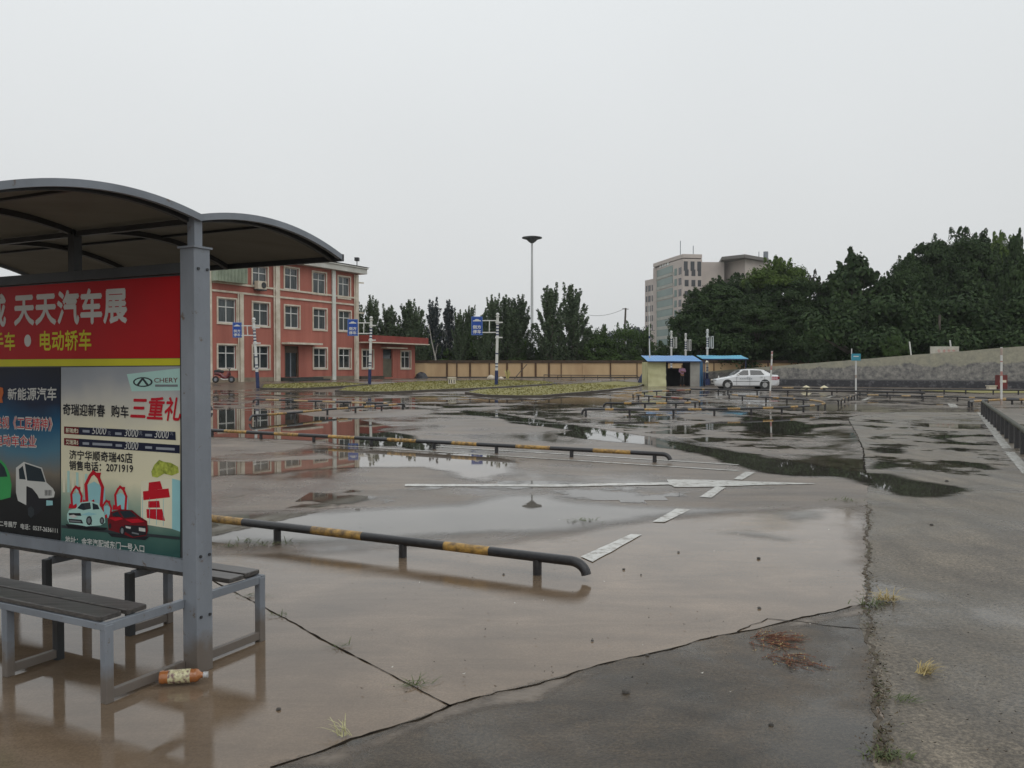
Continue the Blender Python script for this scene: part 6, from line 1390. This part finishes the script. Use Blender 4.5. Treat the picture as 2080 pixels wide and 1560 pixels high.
# hedge bushes behind the wall
hb3 = make_broad(23, 3.0, 3.4, M['broad'], 26, .11, 460, 'bush', .0, crad=.75, shoots=14); first3 = True
hb = [make_broad(21, 3.0, 3.4, M['bush'], 24, .11, 420, 'bush', .0, crad=.7, shoots=10), make_broad(22, 3.0, 3.4, M['poplar'], 26, .11, 460, 'bush', .0, crad=.75, shoots=10)]; ub = [False, False]
for i, px in enumerate(list(range(715, 1190, 27)) + [1200, 1216, 1234, 1252, 1270, 1288, 1306]):
    k = 0 if (px in (1200, 1216, 1252, 1288) or i % 3 == 0) else 1; Y = 97 + (i % 3) * 1.5; x = (px - 1040) / 1700 * Y; s_ = 1.15 + .25 * ((i * 13) % 5) / 5
    nb = ('behind the annex', 'behind the wall under the blue grey trees', 'behind the wall near the sign pole', 'behind the wall under the tall poplars', 'behind the wall near the utility pole')[0 if px < 850 else 1 if px < 930 else 2 if px < 1060 else 3 if px < 1190 else 4]
    put(hb[k], not ub[k], x, Y, s_ * (1.0 if k else 1.1), s_, i * 1.3, ('bright' if k == 0 else 'dark') + ' green bush ' + nb, 'bushes behind the boundary wall ' + nb + (' bright' if k == 0 else ' dark'), 'bush'); ub[k] = True
# far wooded knoll
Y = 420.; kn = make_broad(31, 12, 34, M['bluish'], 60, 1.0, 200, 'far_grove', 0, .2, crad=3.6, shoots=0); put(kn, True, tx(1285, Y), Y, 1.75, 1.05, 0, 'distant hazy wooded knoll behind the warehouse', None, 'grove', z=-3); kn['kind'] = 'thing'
# big broadleaf trees on the right
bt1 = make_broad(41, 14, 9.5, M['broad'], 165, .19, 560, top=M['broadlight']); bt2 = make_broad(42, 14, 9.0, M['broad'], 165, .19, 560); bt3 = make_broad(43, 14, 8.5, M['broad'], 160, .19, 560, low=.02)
ub2 = {}
BT = [(bt2, 1458, 566, 90, .92, 'dark broad tree with branches reaching left across the tower block'), (bt3, 1490, 545, 95, .85, 'dark broad tree in front of the right part of the tower block'), (bt2, 1535, 556, 97, .8, 'broad tree in the middle of the left hand clump of big trees'),
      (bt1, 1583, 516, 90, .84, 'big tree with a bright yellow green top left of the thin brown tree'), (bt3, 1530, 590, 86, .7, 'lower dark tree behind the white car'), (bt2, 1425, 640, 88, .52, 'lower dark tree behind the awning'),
      (bt3, 1850, 505, 88, .66, 'dark tree at the left shoulder of the tallest clump on the right'), (bt2, 1885, 478, 92, .9, 'tall dark tree of the right clump behind the white board'), (bt3, 1955, 446, 90, .92, 'tallest dark tree crowning the right hand clump'),
      (bt1, 2035, 466, 96, .75, 'tree with a light green top near the right edge'), (bt2, 2080, 520, 88, .8, 'dark tree cut by the right edge of the view'), (bt3, 1800, 640, 84.6 + 2.5, .6, 'lower dark tree behind the short leaning white post'),
      (bt2, 1900, 600, 78, .8, 'lower dark tree right behind the white board on the ramp'), (bt3, 1990, 590, 78, .85, 'lower dark tree behind the ramp near the red and white pole'), (bt2, 1640, 640, 87, .6, 'low dark tree under the thin brown tree')]
for s_, px, ty, Y, ws, lb in BT:
    x = (px - 1040) / 1700 * Y; hh = H + (744 - ty) / 1700 * Y - zt(x, Y)
    put(s_, s_.name not in ub2, x, Y, hh / 15.3, ws * 1.04, len(ub2) * 1.1 + px, lb, 'big broadleaf trees beyond the wall and ramp'); ub2[s_.name] = 1
sp3 = make_broad(51, 12, 5.5, M['sparse'], 46, .18, 80, 'thin_tree', .1, crad=.9, shoots=50); Y = 92.
put(sp3, True, (1655 - 1040) / 1700 * Y, Y, (H + (744 - 562) / 1700 * Y) / 13.2, .8, 0, 'thin brown green tree with sky showing through, between the big clumps', None)
pa = make_broad(61, 13, 7.0, M['broad'], 130, .40, 170, 'large_leaved_tree', .05, crad=1.0, flat=1.9, shoots=40); Y = 84.5
put(pa, True, (1748 - 1040) / 1700 * Y, Y + 2, (H + (744 - 508) / 1700 * Y) / 14.3, .92, 1, 'open crowned tree with large leaf clusters between the two big clumps', 'large leaved trees beyond the ramp')
put(pa, False, (2062 - 1040) / 1700 * 80, 80, (H + (744 - 470) / 1700 * 80) / 14.6, .42, 3, 'slender large leaved tree rising at the right edge', 'large leaved trees beyond the ramp')
# undergrowth band behind the ramp and wall on the right
for i, px in enumerate(range(1400, 2120, 45)):
    Y = 87.5 if px < 1760 else 74; x = (px - 1040) / 1700 * Y; s_ = (1.7 if px > 1700 else 1.5) + .3 * ((i * 7) % 3)
    side_ = ('left, behind the white car and hut' if px < 1640 else 'middle, behind the teal sign' if px < 1850 else 'right, behind the white board')
    c = put(hb3, first3, x, Y, s_, s_, i * 2.1, 'dark undergrowth bush below the big trees, ' + side_, 'dark undergrowth, ' + side_, 'bush'); first3 = False
c = put(hb[0], False, (1815 - 1040) / 1700 * 67, 67, .5, .45, 0, 'small round pale green bush just above the ramp edge', None, 'bush', z=rt((1815 - 1040) / 1700 * 67) - .35)

# ------------------------------------------------------------------ litter and plants in the foreground
def blades(name, c, n, ln, m, seed, spread=.08, up=.5, dirx=None, wd=.004, label=None, cat='plant', kind=None, curve=.5):
    rr = random.Random(seed); b = MB()
    for i in range(n):
        a = rr.uniform(0, 6.28) if dirx is None else dirx + rr.gauss(0, .6); l = ln * rr.uniform(.4, 1.1); u = up * rr.uniform(.1, 1.2)
        p = Vector((c.x + rr.gauss(0, spread), c.y + rr.gauss(0, spread * .6), c.z + .01)); d = Vector((math.cos(a), math.sin(a), 0)); s_ = Vector((-d.y, d.x, 0)) * wd
        pts = [p, p + d * l * .35 + Z * l * u * .6, p + d * l * .75 + Z * l * u * (.75 if curve > .3 else 1), p + d * l + Z * l * u * (1 - curve)]
        for k in range(3):
            f0, f1 = 1 - k / 3.3, 1 - (k + 1) / 3.3; o = len(b.v); b.v += [pts[k] - s_ * f0, pts[k] + s_ * f0, pts[k + 1] + s_ * f1, pts[k + 1] - s_ * f1]; b.f.append((o, o + 1, o + 2, o + 3)); b.m.append(0)
    o = b.build(name, m); o['label'] = label
    if kind: o['kind'] = kind
    else: o['category'] = cat
    return o
red_ = mat('rusty dead weed', srgb(126, 76, 52), srgb(76, 48, 36), .7, 40); straw = mat('yellow straw', srgb(184, 166, 112), srgb(140, 120, 78), .7, 40); green_ = mat('weed green', srgb(88, 98, 50), srgb(60, 70, 36), .7, 40); dryl = mat('pale dry blade', srgb(190, 185, 140), srgb(150, 145, 105), .7, 40)
def twigs(label, c, n, ln, seed, dirx):
    rr = random.Random(seed); b = MB()
    for i in range(n):
        a = dirx + rr.gauss(0, .6); l = ln * rr.uniform(.4, 1.1); p = Vector((c.x + rr.gauss(0, .055), c.y + rr.gauss(0, .055), c.z + .006)); d = Vector((math.cos(a), math.sin(a), 0)); up = rr.uniform(.0, .10)
        sd = Vector((-d.y, d.x, 0)); pts = [p + d * l * k / 4 + Z * (up * l * math.sin(k * .8)) + sd * rr.gauss(0, .006) for k in range(5)]; b.tube(pts, [.0022, .002, .0018, .0014, .0008], 4, mi=rr.choice([0, 0, 1]))
        for k in range(1, 5):
            for _ in range(3):
                q = pts[k] + Vector((rr.gauss(0, .006), rr.gauss(0, .006), rr.uniform(0, .006))); e = Vector((rr.uniform(-1, 1), rr.uniform(-1, 1), rr.uniform(-.3, .6))).normalized() * rr.uniform(.005, .013); f = e.cross(Z).normalized() * .0028
                b.add([q - f, q + f, q + e + f * .3, q + e - f * .3], [(0, 1, 2, 3)], rr.choice([0, 1, 1, 2]))
    tag(b.build('dead_weed', [red_, mat('dry orange brown leaves', srgb(140, 90, 62), srgb(96, 62, 44), .8, 60), straw]), label, 'plant')
twigs('clump of rusty brown dead twigs on the dark concrete, upper of two', P(1556, 1300), 40, .20, 1, -.35)
twigs('thinner brown dead twigs just below the rusty clump', P(1592, 1338), 22, .17, 2, -.65)
blades('straw_tuft', P(1800, 1222), 90, .16, straw, 3, .035, .5, None, .0028, 'yellow straw tuft growing at the corner of the muddy slab')
blades('straw_tuft', P(1872, 1372), 50, .12, straw, 4, .02, .6, .3, .0028, 'small yellow straw tuft alone on the road surface')
blades('weed', P(1770, 1232), 40, .1, green_, 5, .04, .5, None, .004, 'green weed beside the straw tuft at the slab corner')
blades('weed', P(1800, 1540), 70, .06, green_, 6, .05, .5, None, .004, 'green weed at the bottom edge of the road')
blades('weed', P(1835, 1425), 40, .07, green_, 7, .05, .3, 0, .003, 'flat dull green weed lying over the road edge')
blades('straw_wisp', P(700, 1500), 14, .13, dryl, 8, .012, .8, 2.6, .003, 'pale bent straw wisp on the joint at the bottom')
blades('weed', P(845, 1395), 26, .13, green_, 9, .03, .25, None, .003, 'green grass wisp on the joint above its corner')
blades('weed', P(688, 1314), 16, .09, green_, 10, .03, .3, None, .003, 'small grass wisp half way along the diagonal joint')
blades('weed', P(566, 1252), 16, .09, green_, 11, .03, .3, None, .003, 'small grass wisp near the upper end of the diagonal joint')
blades('weed', P(500, 1212), 24, .10, green_, 12, .05, .2, 0, .003, 'grass wisp beside the far bench leg')
blades('weed', P(1182, 1059), 40, .12, green_, 13, .09, .35, None, .004, 'sparse green weed standing in the clear puddle')
blades('weed', P(1720, 1018), 60, .12, green_, 18, .12, .25, None, .004, 'low green growth at the far end of the muddy slab')
for i, (x, y) in enumerate(((540, 1108), (500, 1102), (576, 1106), (466, 1112))): blades('weed', P(x, y), 24, .12, green_, 30 + i, .06, .4, None, .004, ('weed at the foot of the nearest rail post', 'dark weed in the puddle left of the nearest rail post', 'pale weed right of the nearest rail post', 'dark weed low beside the shelter post')[i])
wh_ = mat('white chip', (.6, .58, .52), (.5, .48, .42), .6, 20)
def chip(name, px, py, s, m, label, cat, seed):
    rr = random.Random(seed); c = P(px, py); b = MB(); n = 7; k = 3; o = []
    for j in range(k):
        for i in range(n): a = 2 * math.pi * i / n; r_ = s * (1, .85, .35)[j] * rr.uniform(.75, 1.2); o.append((c.x + math.cos(a) * r_, c.y + math.sin(a) * r_ * .8, c.z + .004 + s * (0, .5, .8)[j]))
    b.add(o, [(j * n + i, j * n + (i + 1) % n, (j + 1) * n + (i + 1) % n, (j + 1) * n + i) for j in range(k - 1) for i in range(n)] + [tuple((k - 1) * n + i for i in range(n))]); return tag(b.build(name, m), label, cat, 'small stones on the concrete')
stn = mat('dark stone', (.05, .045, .04), (.09, .08, .07), .7, 30)
for i, (x, y, s, lb) in enumerate(((1271, 1408, .022, 'dark upright stone on the dark concrete apron'), (1541, 1136, .018, 'black stone on the muddy slab right of the dashes'), (1542, 1237, .014, 'brown stone on the muddy slab above the crack'), (1267, 1158, .013, 'brown stone just right of the nearest rail end'), (1203, 1303, .010, 'tiny stone on the slab below the nearest rail end'), (566, 1443, .012, 'dark pebble right of the drink bottle'), (1378, 1123, .012, 'small pebble below the nearest painted dash'), (1302, 1169, .009, 'tiny brown pebble right of the rail end'), (1315, 1333, .012, 'brown crumb on the crack line'), (1023, 1168, .011, 'brown crumb below the nearest pipe rail'), (1566, 1474, .013, 'grey pebble near the bottom of the apron'), (1923, 979, .03, 'dark lump beside the right end of the long puddle'), (1892, 1068, .022, 'dark lump on the worn road'))):
    chip('stone', x, y, s, stn, lb, 'stone', i)
ed0 = PX([(1788, 1556), (1783, 1472), (1781, 1389), (1760, 1255), (1762, 1151), (1764, 1026)])
rr = random.Random(77); b = MB()
for i in range(420):   # crumbs and leaf bits scattered over slab and road
    if i < 120: x, y = rr.uniform(700, 1750), rr.uniform(1060, 1420)
    elif i < 300: x, y = 1775 + rr.gauss(0, 18), rr.uniform(1020, 1550)
    else: x, y = rr.uniform(1780, 2070), rr.uniform(900, 1540)
    c = P(x, y); s = rr.uniform(.003, .009); a = rr.uniform(0, 3)
    b.add([(c.x + s * math.cos(a + k * 1.571) * (1.6 if k % 2 else .7), c.y + s * math.sin(a + k * 1.571) * (1.6 if k % 2 else .7), c.z + .022 + .004 * (k % 2)) for k in range(4)], [(0, 1, 2, 3)], rr.choice([0, 0, 0, 1, 1, 1, 2] if i < 120 else [0, 0, 1, 1]))
ribbon('slab_edge_dirt', ed0, .022, .0045, mat('brown silt', (.055, .042, .028), (.12, .095, .065), .8, 25, .4), .09, .02, 5)
o = b.build('debris', [M['joint'], mat('brown crumbs', (.09, .055, .03), (.05, .035, .02), .8, 40), wh_]); o['kind'] = 'stuff'; o['label'] = 'crumbs, leaf bits and grit scattered over the wet concrete'
# weeds and dirt along the ragged slab edge
V = []; Q = []; MI = []; rr = random.Random(5); ed = PX([(1786, 1558), (1781, 1472), (1779, 1389), (1758, 1255), (1760, 1151), (1762, 1026)])
for i in range(1300):
    k = rr.randrange(len(ed) - 1); p = ed[k] + (ed[k + 1] - ed[k]) * rr.random(); x, y = p.x + rr.gauss(.02, .028), p.y
    if mnoise.noise(Vector((x * 3, y * 3, 2))) < -.2: continue
    a = rr.uniform(0, 6.28); l = rr.uniform(.006, .028); z_ = .014; q = len(V); wv = rr.uniform(.0006, .0022)
    V += [(x - wv * math.sin(a), y + wv * math.cos(a), z_), (x + wv * math.sin(a), y - wv * math.cos(a), z_), (x + l * math.cos(a) + wv * .4, y + l * math.sin(a), z_ + rr.uniform(.001, .012)), (x + l * math.cos(a), y + l * math.sin(a) + wv * .4, z_ + rr.uniform(.001, .012))]; Q.append((q, q + 1, q + 2, q + 3)); MI.append(rr.choice([0, 1, 1, 1, 2]))
o = np_mesh('edge_weeds', np.array(V), Q, [green_, mat('brown dry stalk', srgb(110, 96, 70), srgb(80, 70, 52), .8, 30), M['joint']], mi=MI); o['kind'] = 'stuff'; o['label'] = 'fine dry weeds and dirt along the ragged edge between slab and road'

# ------------------------------------------------------------------ damp air
b = MB(); b.box((0, 560, 21.5), (1420, 1300, 45)); hz_o = b.build('haze', None or mat('tmp', (1, 1, 1))); hz_o['kind'] = 'stuff'; hz_o['label'] = 'thin grey damp haze over the whole yard'
hm = bpy.data.materials.new('haze air'); hm.use_nodes = True; nt = hm.node_tree; nt.nodes.clear(); o_ = nt.nodes.new('ShaderNodeOutputMaterial'); v_ = nt.nodes.new('ShaderNodeVolumePrincipled')
v_.inputs['Color'].default_value = (.93, .95, .96, 1); v_.inputs['Density'].default_value = .00025; v_.inputs['Anisotropy'].default_value = .3; nt.links.new(v_.outputs[0], o_.inputs['Volume'])
hz_o.data.materials.clear(); hz_o.data.materials.append(hm)
